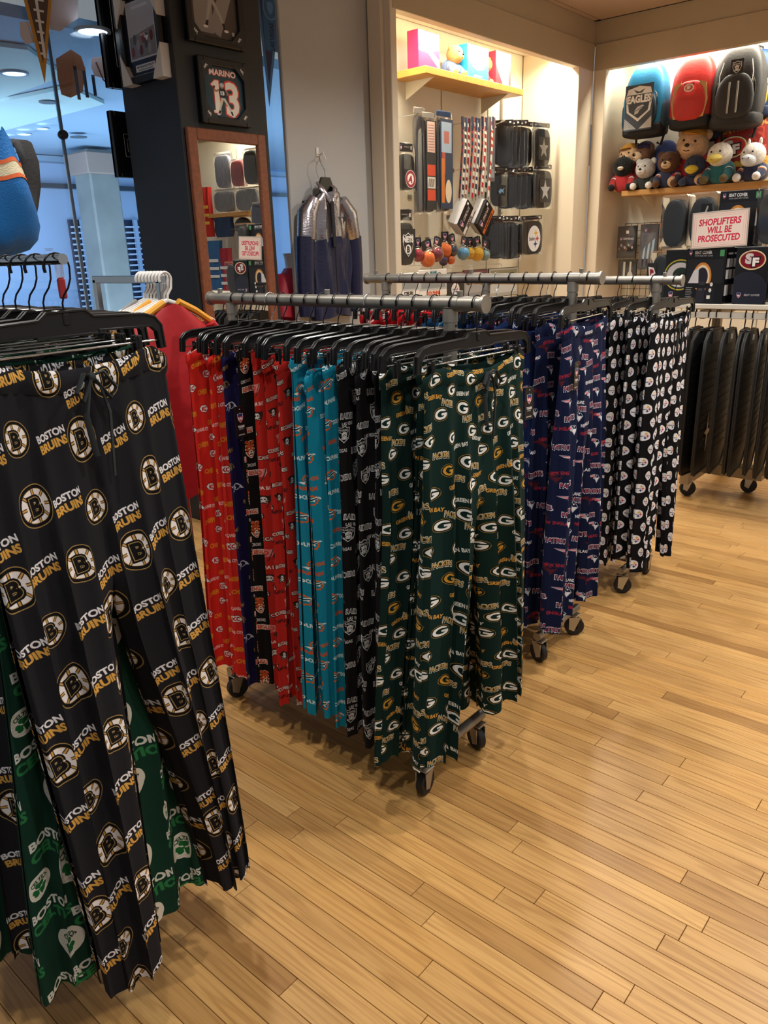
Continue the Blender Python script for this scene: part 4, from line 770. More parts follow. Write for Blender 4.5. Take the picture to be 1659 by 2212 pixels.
# ---- backpacks
def backpack(label, M, w, h, d, body, base, pocket, trim, emblem=None, front=None, sides=None, stripes=None):
    t = put('backpack', label, 'backpack', M); B = mat('nylon_'+body, body, .55, bump=.25, bscale=60, var=.08, vscale=10)
    def shp(sx, sy, sz):
        def f(p): k = p.y/sy; q = 1-.30*max(0, k)**1.6-.06*max(0, -k)**3; return Vector((p.x*q, p.y, p.z*(1-.28*max(0, k))+.02*math.sin(k*6)*sz))
        return f
    Rm = Matrix.Identity(4)
    MB().ell((0, 0, 0), (w/2, h/2, d/2), None, 30, 20, .55, .5, shp(w/2, h/2, d/2)).build('body', B, t, 60)
    MB().ell((0, -h*.41, .0), (w*.485, h*.105, d*.52), None, 28, 10, .5, .5).build('base', mat('nylon_'+base, base, .6, bump=.2, bscale=80), t, 60)
    pk = MB().ell((0, -h*.13, d*.44), (w*.37, h*.27, d*.16), None, 26, 16, .5, .55, shp(w*.37, h*.27, d*.16)).build('front_pocket', mat('nylon_'+pocket, pocket, .55, bump=.2, bscale=60), t, 60)
    arc = [(w*.37*1.02*c, -h*.13+h*.27*s_, d*.45) for c, s_ in ((math.copysign(abs(math.cos(a))**.6, math.cos(a)), math.sin(a)**.7) for a in np.linspace(.05, PI-.05, 17))]
    MB().tube(arc, .0035, 6).build('pocket_zip', mat('zip_'+trim, trim, .4), t)
    arc2 = [(w*.40*c, -h*.02+h*.43*s_, d*.34-.05*s_*d) for c, s_ in ((math.copysign(abs(math.cos(a))**.7, math.cos(a)), math.sin(a)**.8) for a in np.linspace(-.0, PI, 21))]
    MB().tube(arc2, .0035, 6).build('main_zip', mat('zip_'+trim, trim, .4), t)
    MB().tube([(-.035, h*.46, -.02), (-.03, h*.53, -.02), (0, h*.555, -.02), (.03, h*.53, -.02), (.035, h*.46, -.02)], .007, 8, flat=.5).build('top_handle', M_FAB_BLK, t)
    for sx in (-1, 1):
        MB().tube([(sx*w*.2, h*.42, -d*.48), (sx*w*.34, h*.1, -d*.62), (sx*w*.36, -h*.35, -d*.55), (sx*w*.30, -h*.62, -d*.35), (sx*w*.22, -h*.58, -d*.3)], .011, 8, flat=.4).build('shoulder_strap', M_FAB_BLK, t)
        if sides: MB().ell((sx*w*.44, -h*.2, 0), (w*.08, h*.2, d*.36), None, 16, 12, .6, .6).build('side_pocket', mat('mesh_'+sides, sides, .8, bump=.6, bscale=200), t)
        if stripes: MB().prism([(0, 0), (.055, -.02), (.075, -.15), (.05, -.27), (.02, -.27), (.03, -.14)], .006, T(sx*w*.20, h*.13, d*.50) @ (Matrix.Scale(-1, 4, X_) if sx < 0 else Matrix())).build('panel_stripe', mat('nylon_'+stripes, stripes, .6), t, 0)
        MB().box((sx*w*.33, h*.02, d*.45), (.010, .045, .006), .002).build('zip_pull', mat('zip_pull', '#c8c8c6', .4), t)
    if emblem: printed('emblem', emblem[0], emblem[1], emblem[2], T(0, emblem[3], emblem[4]), t)
    if front: front(t)
    return t
YBP = 7.114
aEag = art('winged_badge', 1, 1.45, 170, '#142a3c', lambda A: (A.poly([(.02, 1.05), (.1, 1.32), (.5, 1.4), (.9, 1.32), (.98, 1.05), (.92, .6), (.5, .28), (.08, .6)], '#e8eae8'), A.poly([(.1, 1.0), (.5, 1.12), (.9, 1.0), (.84, .62), (.5, .38), (.16, .62)], '#17303f'), A.rect(.06, .86, .94, 1.14, '#17303f'), A.text(.5, 1.0, .22, 'EAGLES', '#f4f6f4', .0, .06, width=.86), A.poly([(.3, 1.3), (.5, 1.22), (.7, 1.3), (.6, 1.18), (.4, 1.18)], '#33414a'), A.at([(-1, -.5), (-.7, .2), (-.1, .55), (.8, .5), (1, .25), (.5, .0), (.1, -.1), (-.3, -.5)], .52, .66, .2, .3, '#c9ced0'), A.line([(.4, .62), (.65, .74)], .02, '#30434e'), A.poly([(.0, .05), (.45, .05), (.02, .42)], '#bfc3c4'), A.poly([(1, .05), (.55, .05), (.98, .42)], '#bfc3c4'), [A.line([(.02+.06*k, .05), (.02, .1+.05*k)], .012, '#142a3c') for k in range(7)]))
p = on(1398, 218, 1, YBP); backpack('blue backpack with a white shield badge, first from the wall corner', fyr(p.x, YBP, p.z, -.05), .38, .56, .22, '#1f84b8', '#15161a', '#17303f', '#1a2c3c', (aEag, .25, .35, -.065, .152), sides='#2c4a63')
a49 = art('oval_badge', 1, .8, 90, '#c92f2a', lambda A: (A.ell(.5, .4, .48, .36, '#f1e7dc'), A.ell(.5, .4, .36, .24, '#d3523f'), A.text(.47, .42, .26, 'SF', '#f1e7dc', 0, .08)))
p = on(1500, 200, 1, YBP); backpack('red backpack with tan side stripes and a white oval badge', fyr(p.x, YBP, p.z, .02), .36, .545, .21, '#c92f2a', '#1a1a1d', '#c92f2a', '#3c1412', (a49, .085, .068, .02, .136), stripes='#c9a56a')
aRd = art('shield_badge', 1, 1.2, 90, '#2b2b2d', lambda A: raider(A, .5, .6, .48, 0, '#e6e6e6'))
def _blk(t):
    for sx in (-1, 1): MB().box((sx*.032, -.09, .152), (.013, .22, .006), .001).build('silver_strip', mat('silver_webbing', '#a8a79f', .5), t); MB().tube([(sx*.105, .17, .098), (sx*.125, .08, .110), (sx*.12, .0, .112)], .003, 6).build('piping', M_WHT, t)
p = on(1597, 188, 1, YBP); backpack('black backpack with a silver shield badge, nearest the right edge', fyr(p.x, YBP, p.z, .03), .40, .60, .23, '#2b2b2d', '#242427', '#2b2b2d', '#161618', (aRd, .095, .112, .125, .113), front=_blk)
p = on(1515, 232, 1, 7.270); backpack('navy and white backpack hanging behind the red backpack', fyr(p.x+.03, 7.292, p.z-.01, .02), .33, .50, .12, '#22346a', '#1c2138', '#d8dbe2', '#1c2138')
p = on(1612, 190, 1, 7.270); backpack('blue backpack with a yellow edge hanging behind the black backpack', fyr(p.x+.05, 7.304, p.z+.02, .02), .34, .50, 0.1226, '#24487f', '#1b2c50', '#d8a82a', '#1b2c50')
t = thing('hang_rail', 'white rail with clear brackets above the backpacks', 'rail', (-1.2, 7.359, 2.871)); MB().box((0, 0, 0), (3.2, .02, .035), .002).build('rail', M_WHT, t)
for px in (1385, 1580, 1640): q = on(px, 140, 1, 7.314); MB().box((q.x+1.2, -.03, .0), (.09, .05, .05), .003).build('bracket', mat('acrylic_block', '#e6dcbf', .15), t)
for i, px in enumerate((1398, 1500, 1597)):
    q = on(px, 130, 1, 7.136); t = thing('display_hook', 'straight wire arm holding the %s backpack' % ('blue', 'red', 'black')[i], 'hook', (q.x, 7.348, 2.871)); MB().tube([(0, 0, 0), (0, -.22, 0), (0, -.235, .02)], .004, 8).build('wire', M_CHR, t)
# ---- flat packages on wire hooks
def bag(name, label, M, w, h, t_, fill, header=None, face=None, film_m=None, group=None, shape=.35, top=.14, head_col=None, cat='package'):
    """a clear bag with a dark textile inside and a header card; origin at the top centre"""
    t = put(name, label, cat, M, group); m = mat('fill_'+fill, fill, .6, bump=1.0, bscale=30, var=.3, vscale=22, stretch=(3.5, .4, 3.5))
    MB().ell((0, -h*(top+(1-top)/2), 0), (w*.46, h*(1-top)*.485, t_*.42), None, 20, 14, shape, .55).build('contents', m, t, 50)
    f = MB(); n = 8; rows = []
    for i in range(n+1):
        v = i/n; k = min(1, v/.12); rows.append([(w*.5*c, -h*v+.004*math.sin(9*v+3*c), (t_*.5*k+.001)*s_) for c, s_ in ((math.copysign(abs(math.cos(a))**.4, math.cos(a)), math.copysign(abs(math.sin(a))**.7, math.sin(a))) for a in np.linspace(0, 2*PI, 20, endpoint=False))])
    f.grid(rows, None, True); f.build('clear_bag', film_m or M_FILM, t, 50)
    MB().box((0, -h*top*.45, 0), (w*.92, h*top*.85, .004), .001).build('header_card', mat('card_'+(head_col or 'b'), head_col or '#16161a', .45), t)
    if header: printed('header_print', header, w*.88, h*top*.8, T(0, -h*top*.45, .0026), t)
    if face: printed('face_print', face[0], face[1], face[2], T(face[3], -face[4], t_*.5+.002), t)
    return t
aHead = art('header_strip', 4, 1, 120, '#17171b', lambda A: (nflshield(A, .45, .5, .34), A.rect(1.3, .5, 2.9, .62, '#9a9896'), A.rect(3.35, .3, 3.75, .7, '#eceae6')))
aAla = art('crimson_roundel', 1, 1, 110, '#1b1b1e', lambda A: (A.ell(.5, .5, .48, .48, '#e6dcd8'), A.ell(.5, .5, .45, .45, '#93243a'), A.ell(.5, .5, .30, .30, '#e9e2dc'), A.text(.5, .5, .36, 'A', '#93243a', -.1, .06, shear=.2)))
aNets = art('black_shield_word', 1, 1.2, 130, '#1a1a1c', lambda A: (A.at(SHIELD, .5, .55, .44, 0, '#d6d6d6', .5), A.at(SHIELD, .5, .55, .40, 0, '#1a1a1c', .46), A.text(.5, .78, .24, 'NETS', '#dedede', 0, .07, width=.75), A.ell(.5, .36, .2, .2, '#dedede'), A.text(.5, .36, .24, 'B', '#1a1a1c', 0, .06)))
XH = -3.746
p, w_, h_ = pxbox(862, 308, 893, 412, 0, XH); bag('cover_pack', 'bagged black cover with a crimson roundel by the alcove edge', fx((XH, p.y, p.z+h_/2)), w_, h_, 0.0557, '#1b1b1e', aHead, (aAla, w_*.75, w_*.75, 0.01, h_*.76), top=.22, head_col='#b9afa8')
p, w_, h_ = pxbox(858, 452, 889, 575, 0, XH); bag('cover_pack', 'bagged black cover with a white word and shield, low by the alcove edge', fx((XH, p.y, p.z+h_/2)), w_*1.15, h_, 0.0669, '#1c1c1f', aHead, (aNets, w_*1.0, w_*1.2, 0, h_*.6), top=.22, head_col='#2f3a66')
aBars = art('orange_bars', 1, 4, 70, '#2a2a2c', lambda A: (A.rect(.12, 2.6, .88, 3.95, '#d9b7a6'), [A.line([(.2, 2.7+.12*k), (.8, 2.72+.12*k)], .03, '#7a5a66') for k in range(10)], A.rect(.1, 1.55, .9, 2.05, '#cf4a2e'), A.rect(.1, .98, .9, 1.5, '#d9d2c6'), [A.line([(.2+.1*k, 1.05), (.28+.1*k, 1.42)], .05, '#26262a') for k in range(6)], A.rect(.1, .42, .9, .93, '#cf4a2e')))
aStripeCard = art('blue_card', 1, 3, 60, '#26364f', lambda A: (A.rect(.1, 1.9, .9, 2.9, '#9db2c6'), A.rect(.15, 1.2, .4, 1.9, '#b04a3c'), A.rect(.3, 2.2, .7, 2.6, '#b06a60'), A.rect(.1, .2, .35, 1.7, '#c9722a'), A.ell(.65, .6, .25, .4, '#d6c9ae')))
for i, (x0, y0, x1, y1, fc, lab, fl) in enumerate(((896, 232, 918, 462, None, 'long bagged grey blade cover hanging beside the striped long bag', '#55555a'), (914, 243, 938, 462, aBars, 'long bagged black cover with orange and white bars', '#2a2a2e'), (944, 240, 974, 460, aStripeCard, 'long bag with blue header and orange strip', '#33373f'))):
    p, w_, h_ = pxbox(x0, y0, x1, y1, 0, XH+.02*i); bag('blade_cover_pack', lab, fx((XH+.02*i, p.y, p.z+h_/2)), w_*1.1, h_, .045, fl, None, (fc, w_*.9, h_*.88, 0, h_*.52) if fc else None, M_FILM2, top=.06, head_col='#c9c3ba' if i < 2 else '#27507f')
# striped lanyards
def lanmat(a, b):
    nm = 'lanyard_'+a+b
    if nm in MATS: return MATS[nm]
    m = mat(nm, a, .7); nt = m.node_tree; tc = nt.nodes.new('ShaderNodeTexCoord'); wv = nt.nodes.new('ShaderNodeTexWave'); wv.bands_direction = 'Y'; wv.inputs['Scale'].default_value = 5; wv.inputs['Distortion'].default_value = 9; wv.inputs['Detail'].default_value = 3
    rp = nt.nodes.new('ShaderNodeValToRGB'); rp.color_ramp.interpolation = 'CONSTANT'; e = rp.color_ramp.elements; e[0].color = (*lin(hx(a)), 1); e[1].position = .62; e[1].color = (*lin(hx(b)), 1)
    nt.links.new(tc.outputs['Object'], wv.inputs[0]); nt.links.new(wv.outputs[0], rp.inputs[0]); nt.links.new(rp.outputs[0], nt.nodes['Principled BSDF'].inputs[0]); return m
LC = (('#7a1a22', '#1d2748'), ('#1d2748', '#d8d4d0'), ('#8f1d26', '#e0dcd6'), ('#1b2140', '#8f1d26'), ('#b4222c', '#d9d4ce'), ('#20284c', '#d0ccc8'), ('#7a1a22', '#16182c'), ('#a8202c', '#e8e2da'), ('#1b2140', '#cfcac4'), ('#d8d2c8', '#b03a30'))
LW = ('navy and dark red', 'navy and white', 'dark red and white', 'navy with red flecks', 'bright red and white', 'navy and pale grey', 'maroon and black', 'red and cream', 'black and pale grey', 'white with red')
for i in range(10):
    a, b = on(998+7.242*i, 252+(i % 3)*2, 0, XH+.03*(i % 2)), on(992+7.0*i, 428-(i % 4)*3, 0, XH+.03*(i % 2)); L = a.z-b.z; dy = b.y-a.y
    t = put('lanyard', '%s striped lanyard hanging in the bundle beside the black bags' % LW[i], 'lanyard', fx((XH+.03*(i % 2), a.y, a.z)), 'striped lanyards'); MB().tube([(0, 0, 0), (dy*.3, -L*.35, .012), (dy*.7, -L*.7, .006), (dy, -L, 0)], .011, 8, flat=.45).build('strap', lanmat(*LC[i]), t)
    MB().box((0, -.045, .008), (.020, .09, .006), .001).build('card', mat('lanyard_card', '#27324a', .5), t); MB().tube([(dy, -L, 0), (dy, -L-.025, 0)], .004, 6).build('clasp', M_CHR, t)
aPole = art('grey_card_strip', 1, 5, 50, '#6d6f76', lambda A: (A.rect(.15, 4.1, .85, 4.85, '#9a6a62'), A.rect(.2, 2.6, .8, 3.9, '#a9553f'), A.rect(.42, 1.1, .58, 2.1, '#c0c0c4'), A.rect(.1, .2, .9, .9, '#9aa0aa')))
p, w_, h_ = pxbox(1054, 252, 1068, 392, 0, XH+.02); bx('card_pack', 'narrow grey card pack hanging right of the lanyards', 'package', fx((XH+.02, p.y, p.z-h_/2)), (w_, h_, .015), M_GRY, (('card_print', aPole, w_*.96, h_*.96, T(0, h_/2, .0082)),))
# bagged head rest covers: three tiers
aLion = art('blue_mark', 1, 1, 70, '#1c1c20', lambda A: A.at([(-.9, -.2), (-.3, .4), (.2, .2), (.9, .6), (.5, 0), (.7, -.7), (.1, -.3), (-.5, -.8)], .5, .5, .42, 0, '#6a9ac6'))
aStar = art('grey_star_mark', 1, 1, 70, '#232326', lambda A: A.at(star(5, .42), .5, .5, .46, 0, '#b9bcc2'))
aStl = art('white_disc_mark', 1, 1, 110, '#232326', lambda A: steel(A, .5, .5, .47)); aBolt = art('pale_bolt_mark', 1, 1, 70, '#232326', lambda A: A.at([(-.9, .3), (.2, .55), (.9, .1), (.35, .25), (.3, -.5), (.05, .15), (-.4, .1)], .5, .5, .42, 0, '#cfc98a'))
aPan = art('pale_blue_mark', 1, 1, 70, '#232326', lambda A: A.at([(-.9, .1), (-.2, .45), (.9, .3), (.3, .1), (.5, -.4), (-.1, -.1), (-.5, -.5)], .5, .5, .42, 0, '#4f9ac4'))
TIER = (('upper', 258, 352, (1074, 1082, 1091, 1100, 1108, 1122), aPan, (1144, 266, 1182, 356)), ('middle', 360, 442, (1068, 1082, 1094, 1106, 1118, 1132), aLion, (1146, 356, 1186, 446)), ('lower', 466, 550, (1052, 1060, 1068, 1077, 1087, 1102), aBolt, (1118, 466, 1166, 546)))
WHAT = {'upper': 'pale blue mark', 'middle': 'blue mark', 'lower': 'pale bolt mark'}
for nm, ya, yb_, xs_, mk, end in TIER:
    for i, px in enumerate(xs_+(None,)):
        last = px is None; marked = (i == (0 if nm == 'middle' else 5))
        if last: p, w_, h_ = pxbox(*end, 0, XH+.10); fc = aStl if nm == 'lower' else aStar
        else: p, w_, h_ = pxbox(px, ya+(i % 2)*3, px+30, yb_+(i*5) % 7, 0, XH+.015*i); fc = mk if marked else None
        wd = max(.2, w_) if last else .185; M = fx((p.x+(.03 if last else -.02), p.y-(.01 if last else 0), p.z+h_/2)) @ T(0, 0, 0, 0, math.radians(0 if last else (-22 if marked else -58+4*i)), .04*math.sin(i*2.3))
        if last: lab = 'bagged black cover with a white disc, end of the lower tier' if nm == 'lower' else 'bagged dark cover with a grey star, end of the %s tier' % nm
        elif marked: lab = 'bagged black cover with a %s, %s tier of alcove bags' % (WHAT[nm], nm)
        else: lab = '%s plain bagged black cover from the near side, %s tier' % (('first', 'second', 'third', 'fourth', 'fifth', 'sixth')[i], nm)
        bag('headrest_cover_pack', lab, M, wd, h_*1.06, .034, '#19191c' if fc != aStar else '#343436', aHead, (fc, wd*(.6 if last else .45), wd*(.6 if last else .45), .01, h_*.62) if fc else None, M_FILM2, top=.12, group='bagged covers on the alcove hooks')
# boxed plate covers, two tilted stacks
aGi = art('tilted_box', 1.7, 1, 150, '#1c1b20', lambda A: (nflshield(A, .3, .62, .2), A.text(1.0, .62, .17, 'LICENSE PLATE', '#cfc9c6', 0, .03, width=.9), A.rect(0, .06, 1.7, .26, '#d8d2cc'), A.text(.85, .16, .15, 'GIANTS', '#2a2430', 0, .06), A.rect(1.45, .75, 1.6, .9, '#efece6')))
aBr = art('tilted_box_orange', 1.7, 1, 150, '#1c1b20', lambda A: (nflshield(A, .3, .62, .2), A.text(1.0, .62, .17, 'LICENSE PLATE', '#cfc9c6', 0, .03, width=.9), A.rect(0, .06, 1.7, .26, '#c9672c'), A.rect(.3, .12, 1.4, .2, '#3a2016'), A.rect(1.45, .75, 1.6, .9, '#efece6')))
for s_, (px, py, ar, nm) in enumerate(((1004, 470, aGi, 'pale-edged'), (1046, 470, aBr, 'orange-edged'))):
    for k in range(4):
        c = on(px-4.5*k, py-1.5*k, 0, XH+.08-.034*k); M = fx(c) @ T(0, 0, 0, 0, 0, math.radians(52))
        t = put('plate_box', '%s boxed plate frame, %s in its tilted stack' % (nm, ('front', 'second', 'third', 'rearmost')[k]), 'box', M, 'tilted boxed plate frames'); MB().box((0, 0, 0), (.235, .145, .030), .002).build('carton', mat('carton_pale', '#a9a7a8', .3) if s_ == 0 or k else M_CARD, t)
        printed('carton_print', ar, .231, .141, T(0, 0, .0155), t, .2)
# bagged soft balls
for i, (px, py, r, c, nm) in enumerate(((903, 552, 12, '#a02a3a', 'crimson'), (924, 560, 15, '#e0702c', 'large orange'), (943, 551, 13, '#7a2436', 'maroon'), (961, 541, 14, '#e2702a', 'round orange'), (977, 542, 11, '#2a2c44', 'navy'), (1001, 548, 12, '#5c9ac0', 'sky blue'), (1015, 548, 11, '#e0b22a', 'pale yellow'), (1031, 549, 13, '#e2b01e', 'bright yellow'), (1047, 552, 10, '#7fa0a4', 'grey-teal'), (958, 564, 9, '#3c2a52', 'purple'), (974, 562, 8, '#cf5f2a', 'small low orange'))):
    c0 = on(px, py, 0, XH+.03*(i % 3)); R = r*c0.length/FPX*1.02; t = put('soft_ball', 'bagged %s soft ball hanging under a black card' % nm, 'ball', fx(c0), 'bagged soft balls')
    MB().ell((0, 0, 0), (R, R, R), None, 18, 12).build('ball', mat('felt_ball_'+c, c, .8, bump=.4, bscale=70), t); MB().ell((0, .01, 0), (R*1.12, R*1.25, R*1.1), None, 16, 10).build('clear_bag', M_FILM2, t)
    MB().box((0, R+.045, 0), (R*1.7, .075, .003), .001, T(0, 0, 0, 0, 0, .3*math.sin(i*2.1))).build('card', M_CARD, t); printed('card_print', art('ball_card', 1, 1, 60, '#1b1a20', lambda A: (nflshield(A, .5, .55, .36), A.rect(.2, .06, .8, .16, '#c9c6c4'))), R*1.5, .066, T(0, R+.045, .0022, 0, 0, .3*math.sin(i*2.1)), t)
# plate frames at the foot of the alcove
def frame_art(top, bot, tc, bc): return art('plate_%s' % bot, 2, 1, 170, '#b9bcbc', lambda A: (A.rect(0, 0, 2, .22, '#eeeae4'), A.rect(0, .8, 2, 1, '#e6e4de'), A.text(1, .11, .15, bot, bc, 0, .06), (A.text(1, .9, .13, top, tc, 0, .05) if top else A.rect(.4, .86, 1.6, .93, tc)), A.rect(.12, .3, 1.88, .74, '#8f9698')))
for i, (x0, y0, x1, y1, ar, lab) in enumerate(((858, 590, 906, 640, frame_art('', 'STEELERS', '#2c4a48', '#1c1c1e'), 'white plate frame with black lettering at the alcove foot'), (908, 582, 968, 640, frame_art('MIAMI', 'DOLPHINS', '#1c6f80', '#cf4f2a'), 'white plate frame with teal and orange lettering'), (970, 588, 1006, 645, art('black_plate', 1, 1, 100, '#20201f', lambda A: (A.rect(0, .8, 1, 1, '#8c6a66'), A.ell(.5, .35, .25, .25, '#e0dcd8'), steel(A, .5, .35, .22))), 'dark boxed plate with a white disc at the alcove foot'), (1008, 582, 1060, 640, art('grey_plate', 2, 1.6, 100, '#8e8f92', lambda A: (A.rect(0, 1.2, 2, 1.6, '#6a3a3e'), A.rect(.4, 1.35, 1.6, 1.46, '#d8d0cc'), A.rect(.1, .2, 1.9, 1.0, '#a8abad'))), 'grey and maroon boxed plate behind the hanger row'), (1064, 578, 1128, 640, art('pale_plate', 2, 1.6, 100, '#a9a79e', lambda A: (A.rect(.1, 1.2, 1.9, 1.5, '#8a8468'), A.rect(.1, .2, 1.9, 1.0, '#c4c6c6'))), 'pale clear-cased plate at the alcove far end'))):
    p, w_, h_ = pxbox(x0, y0, x1, y1, 0, -3.657); t = put('license_plate', lab, 'plate frame', fx((-3.657-.01*i, p.y, p.z))); MB().box((0, 0, -.006), (w_, h_, .010), .003).build('frame', M_WHT if i < 2 else M_CARD, t); printed('face', ar, w_*.97, h_*.96, T(0, 0, .0006), t, .25)
    MB().tube([(0, h_*.5, -.02), (0, h_*.5+.03, -.03), (0, h_*.5+.03, -.24)], .002, 6).build('hanging_wire', M_CHR, t)
for i, (px, py) in enumerate(((905, 225), (962, 236), (1035, 250), (1090, 252), (1140, 256), (1090, 356), (1150, 354), (1080, 462), (1140, 460), (1000, 415), (965, 510), (1035, 512), (876, 303))):
    q = on(px, py, 0, -3.5); t = thing('display_hook', ('%s wire display hook on the alcove panel, counted from the near top' % ['first', 'second', 'third', 'fourth', 'fifth', 'sixth', 'seventh', 'eighth', 'ninth', 'tenth', 'eleventh', 'twelfth', 'thirteenth'][i]), 'hook', (-3.998, q.y, q.z)); MB().tube([(0, 0, 0), (.24, 0, 0), (.255, 0, .015)], .003, 6).build('wire', M_CHR, t); MB().box((.002, 0, 0), (.006, .05, .03), .001).build('back_plate', mat('slotted_metal', '#8d8a80', .4, .7), t)
# ---- wire grid with flat packs, right wall
p, w_, h_ = pxbox(1344, 482, 1425, 700, 1, 7.359); t = put('wire_grid', 'black wire grid panel on the right wall under the plush shelf', 'grid panel', fy((p.x, 7.359, p.z)))
for k in range(7): MB().tube([(-w_/2+w_*k/6, -h_/2, 0), (-w_/2+w_*k/6, h_/2, 0)], .0025, 6).build('wire', M_BLK, t)
for k in range(15): MB().tube([(-w_/2, -h_/2+h_*k/14, 0), (w_/2, -h_/2+h_*k/14, 0)], .0025, 6).build('wire', M_BLK, t)
aFan = art('fan_pack', 1, 1.55, 130, '#26262a', lambda A: (nflshield(A, .2, .95, .09), A.text(.6, .95, .1, 'FAN FLAG', '#d6d4d4', 0, .04, width=.55), A.rect(.45, 1.2, .6, 1.35, '#dcdad6'), [A.ell(.12+.1*k, .45+.06*((k*7) % 4), .05, .07, ('#8a5a4c', '#a8a2a0', '#6a4844', '#c9b8ae')[k % 4]) for k in range(8)], A.rect(.1, .08, .9, .34, '#3a3a40')))
aKnf = art('blade_pack', 1, 2.2, 130, '#54555e', lambda A: (nflshield(A, .3, 1.95, .1), A.rect(.1, .1, .9, 1.8, '#656874'), [(A.poly([(.18+.24*k, .5), (.30+.24*k, .5), (.34+.26*k, 1.15+.2*k), (.24+.24*k, 1.0+.2*k)], '#b9d4e6'), A.rect(.17+.24*k, .12, .27+.24*k, .5, '#34363e')) for k in range(3)]))
aSpa = art('spatula_pack', 1, 1.1, 110, '#1c1c1e', lambda A: (A.rect(.28, .05, .40, 1.0, '#d9d4c8'), A.ell(.68, .3, .16, .26, '#d9d4c8'), A.rect(.63, .4, .74, 1.0, '#d9d4c8')))
for i, (x0, y0, x1, y1, ar, lab) in enumerate(((1333, 488, 1374, 558, aFan, 'black hanging pack with a crowd picture on the wire grid'), (1381, 484, 1420, 582, aKnf, 'grey hanging pack of blue-handled blades on the wire grid'), (1334, 560, 1374, 612, aSpa, 'black hanging pack of cream spatulas low on the wire grid'))):
    p, w_, h_ = pxbox(x0, y0, x1, y1, 1, 7.247-.02*i); t = put('hanging_pack', lab, 'package', fy((p.x, 7.247-.02*i, p.z))); MB().box((0, 0, -.012), (w_, h_, .022), .003).build('card_back', M_CARD, t); printed('pack_print', ar, w_*.96, h_*.97, T(0, 0, .0005), t, .2); MB().box((0, 0, .004), (w_, h_, .004), .002).build('clear_cover', M_FILM2, t)
    MB().tube([(0, h_*.46, -.02), (0, h_*.46, -.09)], .003, 6).build('peg', M_CHR, t)
# ---- rolling display with car mats and boxed seat covers
YR = 4.80
t = put('display_stand', 'rolling white-topped stand holding black car mats and seat covers', 'display stand', T(-1.0, 5.08, 0)); M_LAM = mat('white_laminate', '#ddd6c8', .35); M_BEIGE = mat('beige_steel', '#a89a84', .4, .3)
MB().box((-.05, 0, 1.178), (1.75, .62, .028), .003).build('top_shelf', M_LAM, t); 
for sy in (-1, 1): MB().box((-.05, sy*.285, 1.128), (1.70, .012, .036), .002).build('hang_bar', M_LAM, t)
for xx in (-.62, .55): MB().box((xx, 0, .65), (.05, .05, 1.04), .004).build('upright', M_BEIGE, t); MB().box((xx, 0, 1.13), (.03, .57, .05), .003).build('bar_support', M_BEIGE, t)
MB().box((-.05, 0, .165), (1.25, .05, .06), .003).build('base_rail', M_BEIGE, t); MB().box((-.60, 0, .30), (.03, .40, .30), .003).build('base_panel', M_LAM, t)
for xx in (-.62, .55):
    MB().box((xx, .0, .125), (.06, .64, .07), .003).build('base_foot', M_BEIGE, t)
MB().box((-.45, 0.0, .135), (.42, .07, .07), .003).build('base_beam', M_BEIGE, t); MB().prism([(-.60, .17), (-.34, .17), (-.60, .34)], .02, T(0, .01, 0, PI/2, 0, 0)).build('gusset', M_LAM, t)
for xx, yy in ((-.33, .025), (-.6, .36), (.55, -.28), (.55, .28), (-.62, -.25)):
    c = MB(); c.box((xx, yy, .112), (.05, .05, .006), .002)
    for q in (-1, 1): c.prism([(-.026, .045), (.0, .032), (.03, .108), (-.026, .108)], .003, T(xx, yy, 0, 0, 0, .5) @ T(0, q*.022+.0015, 0, PI/2, 0, 0))
    cs = c.build('caster', M_ZINC, t); MB().lathe([(.014, -.016), (.044, -.016), (.049, -.010), (.049, .010), (.044, .016), (.014, .016), (.014, -.016)], T(xx, yy, .049, 0, 0, .5) @ T(.004, 0, 0, PI/2, 0, 0), 22).build('wheel', M_RUB, cs)
M_MAT = mat('black_mat_rubber', '#08080a', .6, bump=.4, bscale=150)
MATX = (-1.655, -1.575, -1.535, -1.455, -1.375, -1.335, -1.265, -1.20, -1.13, -1.06)
